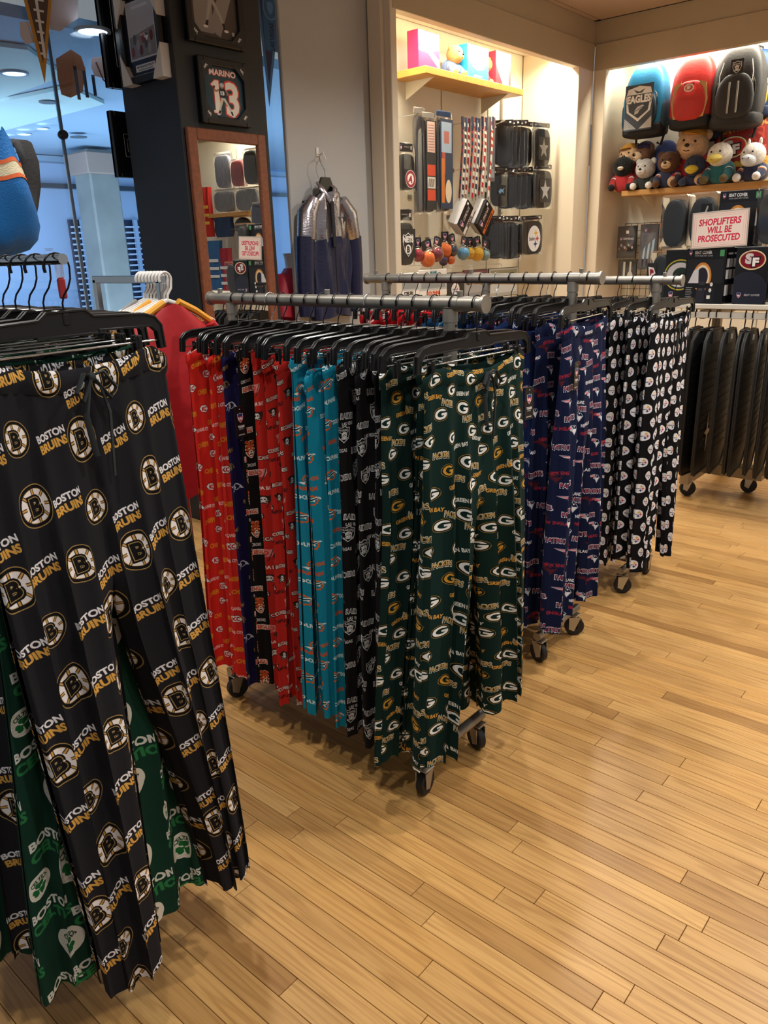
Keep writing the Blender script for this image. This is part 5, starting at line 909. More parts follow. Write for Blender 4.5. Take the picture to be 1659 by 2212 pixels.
for i, xx in enumerate(MATX):
    t = put('car_mat', '%s black ribbed car mat from the pants rack along the white bar' % ('first', 'second', 'third', 'fourth', 'fifth', 'sixth', 'seventh', 'eighth', 'ninth', 'tenth')[i], 'car mat', T(xx, YR, 0, 0, 0, math.radians((4, -9, 3, 6, 8, 5, 9, 7, 5, 8)[i])), 'car mats on the white bar')
    h = (.80, .86, .85, .82, .81, .82, .80, .81, .8, .82)[i]; z0 = 1.045; w2 = (.21, .20, .21, .21, .215, .21, .21, .21, .21, .21)[i]
    poly = [(-w2*.62, z0), (w2*.62, z0), (w2*.9, z0-.05), (w2, z0-.16), (w2, z0-h+.12), (w2*.6, z0-h+.03), (w2*.4, z0-h), (-w2*.86, z0-h), (-w2, z0-h+.05), (-w2, z0-.16), (-w2*.9, z0-.05)]
    R = Matrix(((0, 0, 1, 0), (1, 0, 0, 0), (0, 1, 0, 0), (0, 0, 0, 1))); mb = MB().prism(poly, .014, T(-.007, 0, 0) @ R)
    mb.tube([(.008, a, b) for a, b in poly+poly[:1]], .006, 6)
    for k in range(12): zz = z0-.14-k*(h-.24)/12; mb.box((.009, 0, zz), (.004, w2*1.5, .012), .001)
    mb.build('slab', M_MAT, t, 50); MB().tube([(0, -.014, 1.118), (0, -.018, 1.140), (0, 0, 1.155), (0, .016, 1.140), (0, .014, 1.11), (0, 0, 1.075), (0, 0, z0-.02)], .006, 8, flat=.6).build('hook', M_BLK, t); MB().box((0, 0, z0-.03), (.024, w2*.8, .085), .004).build('header_card', M_CARD, t)
    if i in (0, 2): MB().prism([(a*.055, b*.12) for a, b in star(4, .25)], .003, T(.009, .0, z0-h+.24) @ R).build('silver_mark', mat('silver_print', '#b8bcc0', .3, .6), t, 0)
    else: MB().box((.013, .02, z0-.035), (.001, .05, .03)).build('label_print', M_WHT, t, 0)
# seat covers and head-rest rolls on its top shelf
ZT = 1.193
def roll(label, x, y, z, w, h, d, mark=None, yaw=0.0, fill='#141417'):
    t = put('seat_cover_roll', label, 'package', fyr(x, y, z, yaw)); MB().ell((.0, h*.47, 0), (w*.44, h*.45, d*.40), None, 24, 18, .18, .8).build('contents', mat('roll_'+fill, fill, .55, bump=.35, bscale=30, var=.2, vscale=12), t, 50)
    MB().box((0, h/2, 0), (w, h, d), .012).build('clear_case', M_FILM2, t, 20)
    if mark: printed('mark', mark[0], mark[1], mark[2], T(mark[3], mark[4], d*.5+.002), t, .3)
    return t
def cover_art(n, bg, oval): return art(n, 1.35, 1.5, 190, '#17171a', lambda A: (nflshield(A, .14, 1.38, .07), A.text(.58, 1.39, .085, 'SEAT COVER', '#d6d4d6', 0, .05, width=.6), A.text(.6, 1.30, .04, 'WITH HEAD REST COVER', '#b4b2b4', 0, .03, width=.62), A.rect(1.14, 1.28, 1.29, 1.45, '#57a56a'), A.rect(.05, .55, 1.3, 1.2, '#222126'), oval(A), [A.rect(.06, .12+.05*k, .3-.02*(k % 3), .135+.05*k, '#a8a6a8') for k in range(7)], A.poly([(.42, .02), (.46, .42), (.74, .42), (.74, .02)], '#2a2a34'), A.ell(.58, .38, .07, .035, '#4a4a54'), A.poly([(.78, .02), (.76, .45), (1.06, .45), (1.08, .02)], '#1f1f26'), A.ell(.95, .52, .05, 0.0557, '#e6e4e2'), A.ell(.92, .36, .05, 0.0557, '#e6e4e2'), A.rect(.82, .12, .94, .22, '#efedea'), A.rect(.52, .5, .72, .6, '#34343c')))
def bear_c(A): A.ell(.6, .72, .32, .40, '#d08a3c'); A.ell(.6, .72, .26, .33, '#ead6bc'); A.ell(.6, .72, .20, .26, '#26242e'); A.poly([(.1, .5), (.5, .5), (.46, .98), (.3, .9)], '#cfd0d6'); A.rect(0, .42, 1.3, .55, '#17171a')
aSC = cover_art('seat_cover', '#17171a', bear_c)
aSide = art('seat_cover_side', .5, 1.5, 90, '#131316', lambda A: (A.rect(.06, .98, .44, 1.22, '#c9c7c9'), A.line([(.25, .98), (.25, 1.22)], .02, '#131316'), A.rect(.06, .66, .44, .92, '#c9c7c9'), A.line([(.25, .66), (.25, .92)], .02, '#131316'), A.rect(.06, .2, .3, .5, '#c9c7c9'), A.rect(.1, 1.33, .4, 1.38, '#8d8b8d')))
aSF = art('seat_cover_sf', 1, 1.7, 150, '#1b1b20', lambda A: (sfoval(A, .5, 1.32, .42), A.ell(.42, .35, .62, .62, '#272a38'), nflshield(A, .2, .26, .09), A.text(.6, .27, .06, 'SEAT COVER', '#b9b7bb', 0, .03)))
aGB = art('seat_cover_green', 1, 1.7, 130, '#1a1b1d', lambda A: (A.ell(.6, .9, .62, .5, '#c9b23e'), A.ell(.6, .9, .58, .46, '#24332c'), A.ell(.6, .9, .52, .40, '#c8c6c8'), A.ell(.66, .9, .34, .24, '#24332c'), A.rect(.6, .84, 1, .96, '#1a1b1d'), nflshield(A, .3, .25, .12)))
aCard = art('red_bird_mark', 1, 1, 80, '#2a2a2c', lambda A: (A.at([(-.8, .7), (.4, .6), (.9, 0), (.3, -.2), (-.2, -.8), (-.6, -.1)], .5, .5, .46, 0, '#e4dedc'), A.at([(-.5, .5), (.3, .45), (.6, .1), (0, 0), (-.3, -.4)], .5, .5, .42, 0, '#8f2430')))
aRav = art('pale_streak_mark', 1, 1, 60, '#1a1a1e', lambda A: A.poly([(.3, .1), (.7, .9), (.55, .9), (.1, .2)], '#a8a49a'))
def sx_(px, y): return on(px, 600, 1, y).x
roll('clear-cased black roll with a red bird mark, lower row far end', sx_(1428, 4.86), 4.88, ZT, .13, .300, .12, (aCard, .06, .12, -.045, .17))
t = put('seat_cover_pack', 'black seat cover pack with a large pale oval, lower row', 'package', fyr(sx_(1467, 4.84), 4.84, ZT)); MB().box((0, .152, 0), (.155, .305, .07), .006).build('carton', M_CARD, t); printed('pack_print', aGB, .15, .30, T(0, .152, .036), t, .2)
t = put('seat_cover_pack', 'boxed seat cover with an orange arc picture, in the middle of the lower row', 'package', fyr(sx_(1524, 4.80), 4.82, ZT, -.10)); MB().box((0, .155, -.02), (.235, .31, .11), .004).build('carton', M_CARD, t); printed('front_print', aSC, .232, .306, T(0, .155, .0355), t, .25); printed('side_print', aSide, .105, .30, T(.1178, .155, -.02, 0, PI/2, 0), t, .25)
t = put('seat_cover_pack', 'dark seat cover box between the arc box and the oval pack', 'package', fyr(sx_(1594, 4.93), 4.95, ZT)); MB().box((0, .155, 0), (.16, .31, .1), .004).build('carton', M_CARD, t); printed('front_print', aSide, .1, .3, T(.0, .155, .051), t, .3)
t = put('seat_cover_pack', 'black seat cover pack with a maroon and gold oval, lower row near end', 'package', fyr(sx_(1625, 4.82), 4.84, ZT, -.06)); MB().box((0, .155, 0), (.185, .31, .09), .006).build('carton', M_CARD, t); printed('pack_print', aSF, .18, .305, T(0, .155, .0458), t, .2)
roll('clear-cased black roll at the near end of the lower row', sx_(1690, 4.82), 4.86, ZT, .16, .30, .13)
ZU = ZT+.312
roll('tall plain black roll in a clear case, upper row far end', sx_(1448, 4.90), 4.93, ZU, .155, .30, .14)
roll('black roll with a pale streak in a clear case, upper row', sx_(1506, 4.92), 4.95, ZU, .165, .305, .14, (aRav, .06, .12, .03, .18))
t = put('seat_cover_pack', 'boxed seat cover standing behind the red and white notice', 'package', fyr(sx_(1585, 4.94), 4.96, ZU)); MB().box((0, .15, 0), (.235, .305, .09), .004).build('carton', M_CARD, t); printed('front_print', aSC, .232, .30, T(0, .15, .0458), t, .25)
roll('tall black roll in a clear case, upper row near end', sx_(1650, 4.90), 4.93, ZU, .15, .315, .14, fill='#2a2823')
aSign = art('notice', 1.36, .86, 460, '#ead6cc', lambda A: (A.rect(.03, .03, 1.33, .83, '#d98a8e'), A.rect(.037, .037, 1.323, .823, '#ead6cc'), A.rect(.085, .085, 1.275, .775, '#d98a8e'), A.rect(.09, .09, 1.27, .77, '#ecdcd2'), A.text(.68, .635, .165, 'SHOPLIFTERS', '#cf3350', 0, .035, width=1.06, shear=.08), A.text(.68, .43, .165, 'WILL BE', '#cf3350', 0, .035, width=.62, shear=.08), A.text(.68, .22, .165, 'PROSECUTED', '#cf3350', 0, .035, width=1.06, shear=.08)))
a, b = on(1491, 540, 1, 4.76), on(1612, 540, 1, 4.76); wS = (b-a).length
t = put('notice_sign', 'laminated white notice with red lettering in front of the seat covers', 'sign', FR((a+b)/2+Vector((0, 0, .012)), (1, 0, .045), (.17, .06, 1))); hS = wS*.64
MB().box((0, hS/2, -.003), (wS, hS, .004), .001).build('laminate', mat('laminate_edge', '#b5aaa0', .3), t); printed('notice_print', aSign, wS*.95, hS*.92, T(0, hS/2, -.0006), t, .2)
# ------------------------------------------------------------------ mirror, framed pictures, jacket, window goods
M_MWOOD = mat('mirror_frame_wood', '#7a452c', .4, var=.18, vscale=6, stretch=(8, 8, 1)); M_FBLK = mat('black_frame', '#0f0f11', .35)
XP = -3.60
yl, yr = on(403, 274, 0, XP+.02).y, on(571, 292, 0, XP+.02).y; zt = on(480, 282, 0, XP+.02).z; zb = .62
t = put('wall_mirror', 'tall wall mirror in a reddish brown wooden frame on the dark pillar', 'mirror', fx((XP, (yl+yr)/2, 0))); w2 = (yr-yl)/2
MB().box((0, (zt+zb)/2, .006), (w2*2-.04, zt-zb-.04, .012)).build('backing', M_FBLK, t, 0)
m = mat('mirror_glass', '#e6e8e6', .0, 1.0); MB().quad((-w2+.03, zb+.03, .0135), (w2-.03, zb+.03, .0135), (w2-.03, zt-.03, .0135), (-w2+.03, zt-.03, .0135)).build('glass', m, t, 0)
for sx in (-1, 1): MB().box((sx*(w2-.028), (zt+zb)/2, .014), (.056, zt-zb, .028), .004).build('stile', M_MWOOD, t)
for zz in (zt-.028, zb+.028): MB().box((0, zz, .014), (w2*2-.112, .056, .028), .004).build('frame_rail', M_MWOOD, t)
def figure(A, x, y, s, jersey, skin, pants, num, helmet, throw=True):
    A.poly([(x-.10*s, y-.02*s), (x+.12*s, y-.02*s), (x+.36*s, y-.42*s), (x+.30*s, y-.5*s), (x+.03*s, y-.12*s), (x-.10*s, y-.45*s), (x-.2*s, y-.44*s)], pants)
    A.poly([(x+.28*s, y-.48*s), (x+.36*s, y-.42*s), (x+.50*s, y-.76*s), (x+.42*s, y-.8*s)], pants); A.poly([(x-.2*s, y-.44*s), (x-.10*s, y-.44*s), (x-.20*s, y-.76*s), (x-.29*s, y-.74*s)], pants)
    A.poly([(x-.24*s, y-.62*s), (x-.15*s, y-.62*s), (x-.2*s, y-.78*s), (x-.3*s, y-.76*s)], '#1d1d22'); A.poly([(x+.36*s, y-.62*s), (x+.46*s, y-.62*s), (x+.5*s, y-.78*s), (x+.42*s, y-.8*s)], '#1d1d22')
    A.ell(x-.28*s, y-.8*s, .09*s, .04*s, '#e6e2de'); A.ell(x+.52*s, y-.83*s, .09*s, .04*s, '#e6e2de')
    A.poly([(x-.15*s, y), (x+.15*s, y), (x+.20*s, y+.34*s), (x+.08*s, y+.42*s), (x-.12*s, y+.42*s), (x-.2*s, y+.32*s)], jersey); A.text(x, y+.2*s, .17*s, num, '#eceae6', 0, .08)
    if throw: A.line([(x-.17*s, y+.34*s), (x-.36*s, y+.24*s), (x-.42*s, y+.36*s)], .085*s, skin); A.ell(x-.44*s, y+.42*s, .10*s, .06*s, '#6a3c28', .8); A.line([(x+.18*s, y+.34*s), (x+.30*s, y+.18*s), (x+.22*s, y+.14*s)], .08*s, skin)
    else: A.line([(x-.17*s, y+.34*s), (x-.30*s, y+.12*s), (x-.12*s, y+.06*s)], .085*s, skin); A.line([(x+.18*s, y+.34*s), (x+.30*s, y+.12*s)], .08*s, skin)
    A.ell(x, y+.53*s, .10*s, .12*s, skin); A.ell(x, y+.57*s, .115*s, .10*s, helmet); A.line([(x-.02*s, y+.5*s), (x+.1*s, y+.5*s)], .02*s, helmet)
def big(A, x, y, h, s, fill, ol): A.text(x, y, h*1.06, s, ol, 0, .12, .92); A.text(x, y, h, s, fill, 0, .075, .92)
aMar = art('teal_poster', 1, 1.22, 300, '#24424c', lambda A: (A.text(.5, 1.04, .135, 'MARINO', '#d8563f', 0, .06, width=.68), A.text(.5, 1.04, .125, 'MARINO', '#ecdcd2', 0, .025, width=.66), A.poly([(.20, .12), (.40, .12), (.40, .88), (.28, .88), (.16, .76), (.22, .70), (.24, .72), (.24, .2), (.20, .2)], '#cf4a3c'), A.poly([(.215, .14), (.38, .14), (.38, .86), (.285, .86), (.185, .76), (.225, .725), (.26, .75), (.26, .2), (.215, .2)], '#f0e6da'), A.text(.70, .50, .74, '3', '#cf4a3c', 0, .06, .80), A.text(.70, .50, .72, '3', '#f0e6da', 0, .03, .80), figure(A, .46, .50, .48, '#1c2a38', '#a8765c', '#cfc8b4', '13', '#b9bcbc')))
a17 = art('grey_poster', 1, 1.22, 240, '#4a4440', lambda A: (A.text(.26, .55, .80, '1', '#8d8884', 0, .07, 1.5), A.text(.68, .55, .80, '7', '#8d8884', 0, .07, 1.0), figure(A, .45, .62, .56, '#221f1e', '#6a5a50', '#a8a29c', '17', '#26221f', False), A.rect(.86, .1, .92, .16, '#c9c5c0')))
def player_frame(label, corners, ar):
    y0, y1, z0, z1 = corners; w, h = y1-y0, z1-z0; t = put('picture_frame', label, 'framed picture', fx((XP, (y0+y1)/2, (z0+z1)/2)))
    MB().box((0, 0, .010), (w, h, .02), .002).build('backing', M_FBLK, t, 0)
    printed('poster', ar, w*.80, h*.84, T(0, 0, .0206), t, .25)
    for sx in (-1, 1): MB().box((sx*(w/2-.018), 0, .022), (.036, h, .030), .004).build('stile', M_FBLK, t)
    for sy in (-1, 1): MB().box((0, sy*(h/2-.018), .022), (w-.07, .036, .030), .004).build('frame_rail', M_FBLK, t)
    for sx in (-1, 1):
        for sy in (-1, 1):
            c = MB().prism([(0, 0), (-.085, 0), (0, -.085)], .006, T(sx*(w/2-.02), sy*(h/2-.02), .032) @ Matrix.Scale(sx, 4, X_) @ Matrix.Scale(sy, 4, Y_)).build('corner_card', mat('corner_card_blk', '#1a1918', .5), t, 0)
            printed('corner_print', art('corner_mark', 1, .4, 60, '#1a1918', lambda A: A.text(.5, .2, .26, 'NFL', '#d8d4d0', 0, .05)), .045, .018, T(sx*(w/2-.045), sy*(h/2-.045), .0392 if sx*sy > 0 else .0392, 0, 0, -sx*sy*PI/4), t)
    return t
a, b = on(424, 116, 0, XP+.03), on(543, 268, 0, XP+.03); c = on(432, 258, 0, XP+.03)
player_frame('framed teal poster of a throwing player with a large number', (a.y, b.y, on(490, 270, 0, XP+.03).z, on(480, 128, 0, XP+.03).z), aMar)
z1 = on(465, 98, 0, XP+.03).z; y0, y1 = on(405, 60, 0, XP+.03).y, on(527, 60, 0, XP+.03).y
player_frame('framed grey poster of a standing player, cut off by the top edge', (y0, y1, z1, z1+(y1-y0)*1.12), a17)
MB().box((XP+.006, (y0+y1)/2+.02, z1-.02), (.012, .012, .05), .002)
# framed photograph with white card corners on the pillar's left face
YP = 2.67
def XZ(px, py, y): q = on(px, py, 1, y); return q.x, q.z
x0, zb0 = XZ(268, 186, YP-.05); x1, _ = XZ(352, 165, YP-.05); zt0 = XZ(300, 0, YP-.05)[1]+.06
aPh = art('team_photo', 1, 1.35, 160, '#1c2233', lambda A: (A.rect(.10, .30, .90, 1.28, '#b9b8ba'), A.rect(.13, .33, .87, 1.25, '#77787f'), A.poly([(.13, .7), (.87, .8), (.87, 1.25), (.13, 1.25)], '#a7a9b4'), [A.ell(.2+.08*k, .45+.10*((k*5) % 3), .05, .09, ('#7a3a3c', '#4c4e58', '#8f8c8e', '#5c3034')[k % 4]) for k in range(8)], patr(A, .55, .66, .14, 0, '#9a4a50', '#c0c4cc'), A.rect(.28, 1.15, .72, 1.2, '#c0c2ca'), A.rect(.22, .10, .78, .22, '#d6d4d4'), A.text(.5, .18, .04, 'NEW ENGLAND PATRIOTS', '#2c2c34', 0, .03, width=.5), A.rect(.28, .115, .72, .14, '#8c8c92')))
w, h = abs(x1-x0), zt0-zb0; t = put('picture_frame', 'framed team photograph with white card corners on the pillar side', 'framed picture', fy(((x0+x1)/2, YP, (zt0+zb0)/2)))
MB().box((0, 0, .012), (w, h, .024), .002).build('backing', M_FBLK, t, 0); printed('photograph', aPh, w*.86, h*.88, T(0, 0, .0246), t, .2)
for sx in (-1, 1): MB().box((sx*(w/2-.016), 0, .026), (.032, h, .040), .004).build('stile', M_FBLK, t)
for sy in (-1, 1): MB().box((0, sy*(h/2-.016), .026), (w-.06, .032, .040), .004).build('frame_rail', M_FBLK, t)
for sx in (-1, 1):
    for sy in (-1, 1): MB().prism([(0, 0), (-.085, 0), (-.06, -.05), (0, -.15)], .052, T(sx*(w/2+.004), sy*(h/2+.004), .0) @ Matrix.Scale(sx, 4, X_) @ Matrix.Scale(sy, 4, Y_)).build('corner_guard', mat('white_card', '#cdc6bd', .6), t, 0)
MB().box((0, h*.47, .049), (w*.5, h*.03, .003), 0).build('shrink_film', M_FILM2, t, 0)
# two black double-lined shadow frames hung by the window glass behind the pillar
for k, (pa, pb, hh) in enumerate((((217, 60), (232, 189), .55), ((240, 245), (252, 383), 0))):
    ya = on(*pb, 0, -4.185).y; zb_ = on(*pb, 0, -4.185).z; zt_ = zb_+hh if hh else on(243, 240, 0, -4.185).z
    t = put('shadow_frame', ('upper black shadow frame with a double silver line beside the pillar', 'lower black shadow frame with a double silver line beside the pillar')[k], 'framed picture', fx((-4.205, ya+.21, (zt_+zb_)/2))); w, h = .42, zt_-zb_
    MB().box((0, 0, .012), (w, h, .022), .002).build('backing', M_FBLK, t, 0); 
    for sx in (-1, 1): MB().box((sx*(w/2-.012), 0, .02), (.024, h, .038), .003).build('stile', M_FBLK, t)
    for sy in (-1, 1): MB().box((0, sy*(h/2-.012), .02), (w-.05, .024, .038), .003).build('frame_rail', M_FBLK, t)
    for e_ in (.105, .085):
        u, v = w/2-e_*.9, h/2-e_*1.3; MB().tube([(-u, -v, .0235), (u, -v, .0235), (u, v, .0235), (-u, v, .0235), (-u, -v, .0235)], .0018, 5).build('silver_line', mat('silver_line', '#a9a9a6', .4), t)
# pennants, stickers and a painted helmet reflection on the glass
def pennant(label, tip, lt, rt, ax_x, col, edge, laces=None, pr=None):
    A_, B_, C_ = on(*lt, 0, ax_x), on(*rt, 0, ax_x), on(*tip, 0, ax_x); t = put('pennant', label, 'pennant', fx(A_.lerp(B_, .5))); w = abs(B_.y-A_.y); h = A_.z-C_.z; dx = C_.y-(A_.y+B_.y)/2
    MB().prism([(-w/2, 0), (dx, -h), (w/2, 0)][::1], .003).build('felt', mat('pen_'+edge, edge, .8), t, 0)
    k = .80; MB().prism([(-w/2*k, .0), (dx*k, -h*k), (w/2*k, 0)], .0045).build('centre_panel', mat('pen_'+col, col, .8), t, 0)
    if laces:
        for j in range(7): f = .08+.105*j; MB().box((dx*f, -h*f, .006), (w*.42*(1-f), .010, .003), .001).build('lace', M_WHT, t)
        MB().box((dx*.42, -h*.42, .0055), (w*.08, h*.66, .003), .001).build('lace_spine', M_WHT, t, 0)
    if pr: printed('pennant_print', pr, w*.62, h*.5, T(0, -h*.26, .0052), t, .8)
    return t
pennant('brown pennant laced like a ball with a gold edge on the shop glass', (98, 190), (40, -40), (112, -45), -4.19, '#5d4c40', '#c9913c', True)
aLV = art('grey_pennant', 1, 3, 120, '#7f868c', lambda A: (A.ell(.5, 2.2, .46, .62, '#b4babf'), A.ell(.5, 2.2, .40, .55, '#848b91'), A.at(SHIELD, .5, 2.2, .24, 0, '#b4babf', .34), A.text(.5, .75, .26, 'LAS VEGAS', '#6a5254', PI/2, .05, width=1.4)))
pennant('narrow grey pennant with a ringed emblem in the gap beside the pillar', (582, 238), (552, -20), (606, -20), -4.19, '#7c5a5c', '#9aa2a8', None, aLV)
for k, (pts, lab) in enumerate((([(104, -10), (168, -10), (168, 40), (150, 52), (130, 68), (108, 64)], 'large white sticker cut-out right of the brown pennant'), ([(42, 48), (60, 46), (74, 92), (56, 96), (44, 80)], 'small white sticker cut-out left of the brown pennant'), ([(198, 124), (224, 122), (228, 170), (204, 164), (197, 145)], 'white grille-shaped sticker by the upper shadow frame'))):
    P = [on(*q, 0, -4.205) for q in pts]; t = put('glass_cutout', lab, 'sticker', fx((-4.205, P[0].y, P[0].z))); MB().prism([(q.y-P[0].y, q.z-P[0].z) for q in P][::-1], .002).build('sheet', mat('sticker_white', '#c9c4cf', .6), t, 0)
    if k == 2: MB().tube([(P[0].y*0+.02, -.02, .003), (.05, -.10, .003), (.10, -.14, .003)], .004, 5).build('line', mat('sticker_line', '#6a5048', .6), t)
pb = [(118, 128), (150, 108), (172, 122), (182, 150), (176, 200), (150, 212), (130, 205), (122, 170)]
P = [on(*q, 0, -4.25) for q in pb]; t = put('glass_cutout', 'painted reflection of an orange and black striped helmet in the shop glass', 'sticker', fx((-4.238, P[0].y, P[0].z))); MB().prism([(q.y-P[0].y, q.z-P[0].z) for q in P][::-1], .002).build('sheet', mat('reflection_orange', '#e08a5a', .6), t, 0)  # helmet reflection in the glass, painted as a flat orange sheet with stripes
for k in range(3): MB().box((.10+.05*k, -.10, .003), (.018, .16-.03*k, .002), 0, T(0, 0, 0, 0, 0, .0)).build('stripe', mat('reflection_stripe', '#3c3440', .6), t, 0)
# ---- silver and navy jacket on the grey wall
XJ = -3.62
def yj(px, py): return on(px, py, 0, XJ+.06).y
cy = yj(705, 480); zn = on(705, 402, 0, XJ+.06).z; sc_ = abs(yj(748, 480)-yj(668, 480))/2
M_SIL = mat('silver_lame', '#a9a6ad', .24, .9, bump=.5, bscale=14, stretch=(6, 6, 1.2)); M_NVY = mat('navy_nylon', '#1b1f3c', .35, bump=.4, bscale=14, stretch=(5, 5, 1)); M_NVD = mat('navy_lining', '#0f1120', .6)
t = put('jacket', 'silver and navy zip jacket with a star emblem hanging on the grey wall', 'jacket', fx((XJ, cy, zn)))
zw = on(705, 520, 0, XJ+.06).z-zn; zh = zw-.46
def torso(z0, z1, n, wf, tf, ph=0.0, open_=0.0):
    rows = []
    for i in range(n+1):
        z = z0+(z1-z0)*i/n; w, th = wf(z), tf(z); row = []
        for k in range(40):
            a = 2*PI*k/40; c, s_ = math.cos(a), math.sin(a); x = w*math.copysign(abs(c)**.7, c); d = th*math.copysign(abs(s_)**.6, s_)
            f = .010*math.sin(x*52+ph+z*5)+.006*math.sin(x*95-z*11) if s_ > 0 else 0
            row.append((x+.006*math.sin(z*22+x*30), z+.012*math.sin(x*18+ph), max(.004, .07+d+f)))
        rows.append(row)
    return rows
wf = lambda z: sc_*(1.0 if z < -.16 else (.30+.70*math.sqrt(max(0, min(1, (z+.03)/-.13)))))
MB().grid(torso(-.035, zw, 14, wf, lambda z: .045), None, True).build('upper_body', M_SIL, t, 60)
MB().grid(torso(zw+.012, zh, 10, lambda z: sc_*1.04, lambda z: .050, 1.0), None, True).build('lower_body', M_NVY, t, 60)
MB().box((-.012, zw*.55-.05, .125), (.028, -zw*.85, .012), .004, T(0, 0, 0, 0, 0, .03)).build('zip_opening', M_NVD, t)
MB().tube([(0, zw*.9, .128), (.0, zh+.02, .128)], .004, 6).build('zip', mat('zip_dark', '#11131f', .4), t)
for sx in (-1, 1):
    MB().tube([(sx*.010, -.105, .122), (sx*.040, -.055, .112), (sx*.058, -.015, .092), (sx*.050, .012, .06), (sx*.02, .02, .035)], [.010, .020, .022, .020, .016], 8, flat=.45).build('collar', M_SIL, t)
    a0 = [(sx*sc_*.72, -.085, .07), (sx*sc_*1.08, -.16, .075), (sx*sc_*1.22, -.30, .08), (sx*sc_*1.28, zw+.02, .08)]; MB().tube(a0, [.050, .062, .058, .056], 14).build('upper_sleeve', M_SIL, t, 60)
    MB().tube([(sx*sc_*1.28, zw+.025, .08), (sx*sc_*1.34, zw-.16, .075), (sx*sc_*1.36, zh+.02, .07)], [.057, .056, .048], 14).build('lower_sleeve', M_NVY, t, 60)
MB().prism([(a*.030, b*.030) for a, b in star(5, .40)], .003, T(sc_*.50, -.19, .139)).build('star_emblem', mat('navy_print', '#0e1122', .5), t, 0)
t = put('coat_hanger', 'black plastic coat hanger with a long wire hook inside the silver jacket', 'hanger', fx((XJ, cy, zn)))
MB().prism([(-.052, -.035), (-.052, .015), (-.035, .048), (.035, .048), (.052, .015), (.052, -.035), (.2, -.09), (.2, -.11), (-.2, -.11), (-.2, -.09)], .014, T(0, 0, .063)).build('body', M_BLK, t)
MB().tube([(0, .045, .07), (-.004, .09, .07), (-.030, .125, .065), (-.028, .165, .055), (.004, .185, .045), (.034, .172, .04), (.042, .155, .04)], .0026, 8).build('hook', M_CHR, t)
t = put('wall_hook', 'small clear hook on the grey wall above the jacket', 'hook', fx((XJ, cy+.012, zn+.185))); MB().box((0, .01, .003), (.022, .05, .006), .002).build('plate', M_WHT, t); MB().tube([(0, 0, .004), (0, -.008, .05), (0, .008, .056)], .004, 6).build('peg', M_WHT, t)
# ---- mannequin in the window gap
q = on(618, 600, 0, -3.86); t = thing('mannequin', 'white mannequin torso in a crimson jersey in the window gap', 'mannequin', (-3.86, q.y+.06, 0), rz=.5)
zs = on(615, 578, 0, -3.86).z
MB().lathe([(.052, zs-.05), (.046, zs), (.048, zs+.05), (.056, zs+.085), (.0, zs+.088)], n=20).build('neck', mat('mannequin_skin', '#d9cdbf', .4), t)
rows = []
for i in range(13):
    f = i/12; z = zs-.005-f*.62; w = .055+.155*min(1, f*5.5)**.6-(.03*f); d = .05+.07*min(1, f*4); rows.append([(d*math.sin(a)+.006*math.sin(9*a+f*6), w*math.cos(a), z) for a in np.linspace(0, 2*PI, 28, endpoint=False)])
MB().grid(rows, None, True).build('jersey', mat('crimson_jersey', '#a3142a', .6, bump=.3, bscale=40), t)
for sx in (-1, 1): MB().tube([(0, sx*.15, zs-.07), (0, sx*.22, zs-.16), (0, sx*.25, zs-.30)], [.065, .072, .075], 12).build('sleeve', MATS['crimson_jersey'], t)
MB().lathe([(.012, .0), (.012, zs-.55)], n=10).build('pole', M_CHR, t); MB().lathe([(0, 0), (.16, 0), (.16, .012), (0, .014)], n=24).build('stand_base', M_CHR, t)
printed('jersey_print', art('jersey_a', 1, 1, 100, '#a3142a', lambda A: (A.text(.5, .45, .6, 'A', '#e0c8c4', 0, .09), A.text(.5, .45, .52, 'A', '#a3142a', 0, .02), A.line([(.1, .82), (.35, .92), (.6, .80), (.9, .92)], .04, '#d8bcb8'))), .16, .16, FR((.128, .04, zs-.19), Y_, Z_), t)
# ---- bright blue mesh bag, upper left
YB2 = 1.06; prof = [((-16, 278), (8, 280)), ((-45, 300), (22, 300)), ((-70, 350), (44, 350)), ((-95, 400), (70, 400)), ((-112, 450), (84, 450)), ((-118, 490), (91, 487)), ((-105, 520), (84, 515)), ((-80, 538), (64, 538)), ((-50, 548), (30, 549)), ((-20, 552), (-5, 552))]
rows = []; c0 = on(-14, 420, 1, YB2)
for (a, b) in prof:
    A_, B_ = on(*a, 1, YB2), on(*b, 1, YB2); M_ = (A_+B_)/2; dep = (M_-Vector(CAMP)).dot(Vector(_f)); w = abs(b[0]-a[0])/2*dep/FPX*1.1; mx, my, z = M_.x-c0.x, 0, M_.z-c0.z
    rows.append([(mx+w*math.cos(t_)*(1+.05*math.sin(4*t_+z*20)), .8*w*math.sin(t_)*(1+.05*math.sin(4*t_+z*20)), z+.006*math.sin(5*t_)) for t_ in np.linspace(0, 2*PI, 36, endpoint=False)])
t = thing('mesh_bag', 'bright blue mesh bag with an orange-edged cream stripe, hanging at upper left', 'bag', c0)
MB().grid(rows, None, True).build('body', mat('blue_mesh_cloth', '#0a74c8', .5, bump=.5, bscale=260, var=.12, vscale=7), t, 60)
def band(za, zb, off):
    out = []
    for f in np.linspace(0, 1, 5):
        py = za+(zb-za)*f; i = max(k for k in range(len(prof)-1) if prof[k][1][1] <= py or k == 0); f2 = (py-prof[i][1][1])/(prof[i+1][1][1]-prof[i][1][1]); r = []
        for k in range(36): p, q_ = Vector(rows[i][k]), Vector(rows[i+1][k]); v = p.lerp(q_, f2); n_ = Vector((v.x, v.y, 0)).normalized(); r.append(v+n_*off)
        out.append(r)
    return out
MB().grid(band(352, 388, .002), None, True).build('cream_stripe', mat('cream_mesh', '#d9cfae', .6, bump=.5, bscale=260), t)
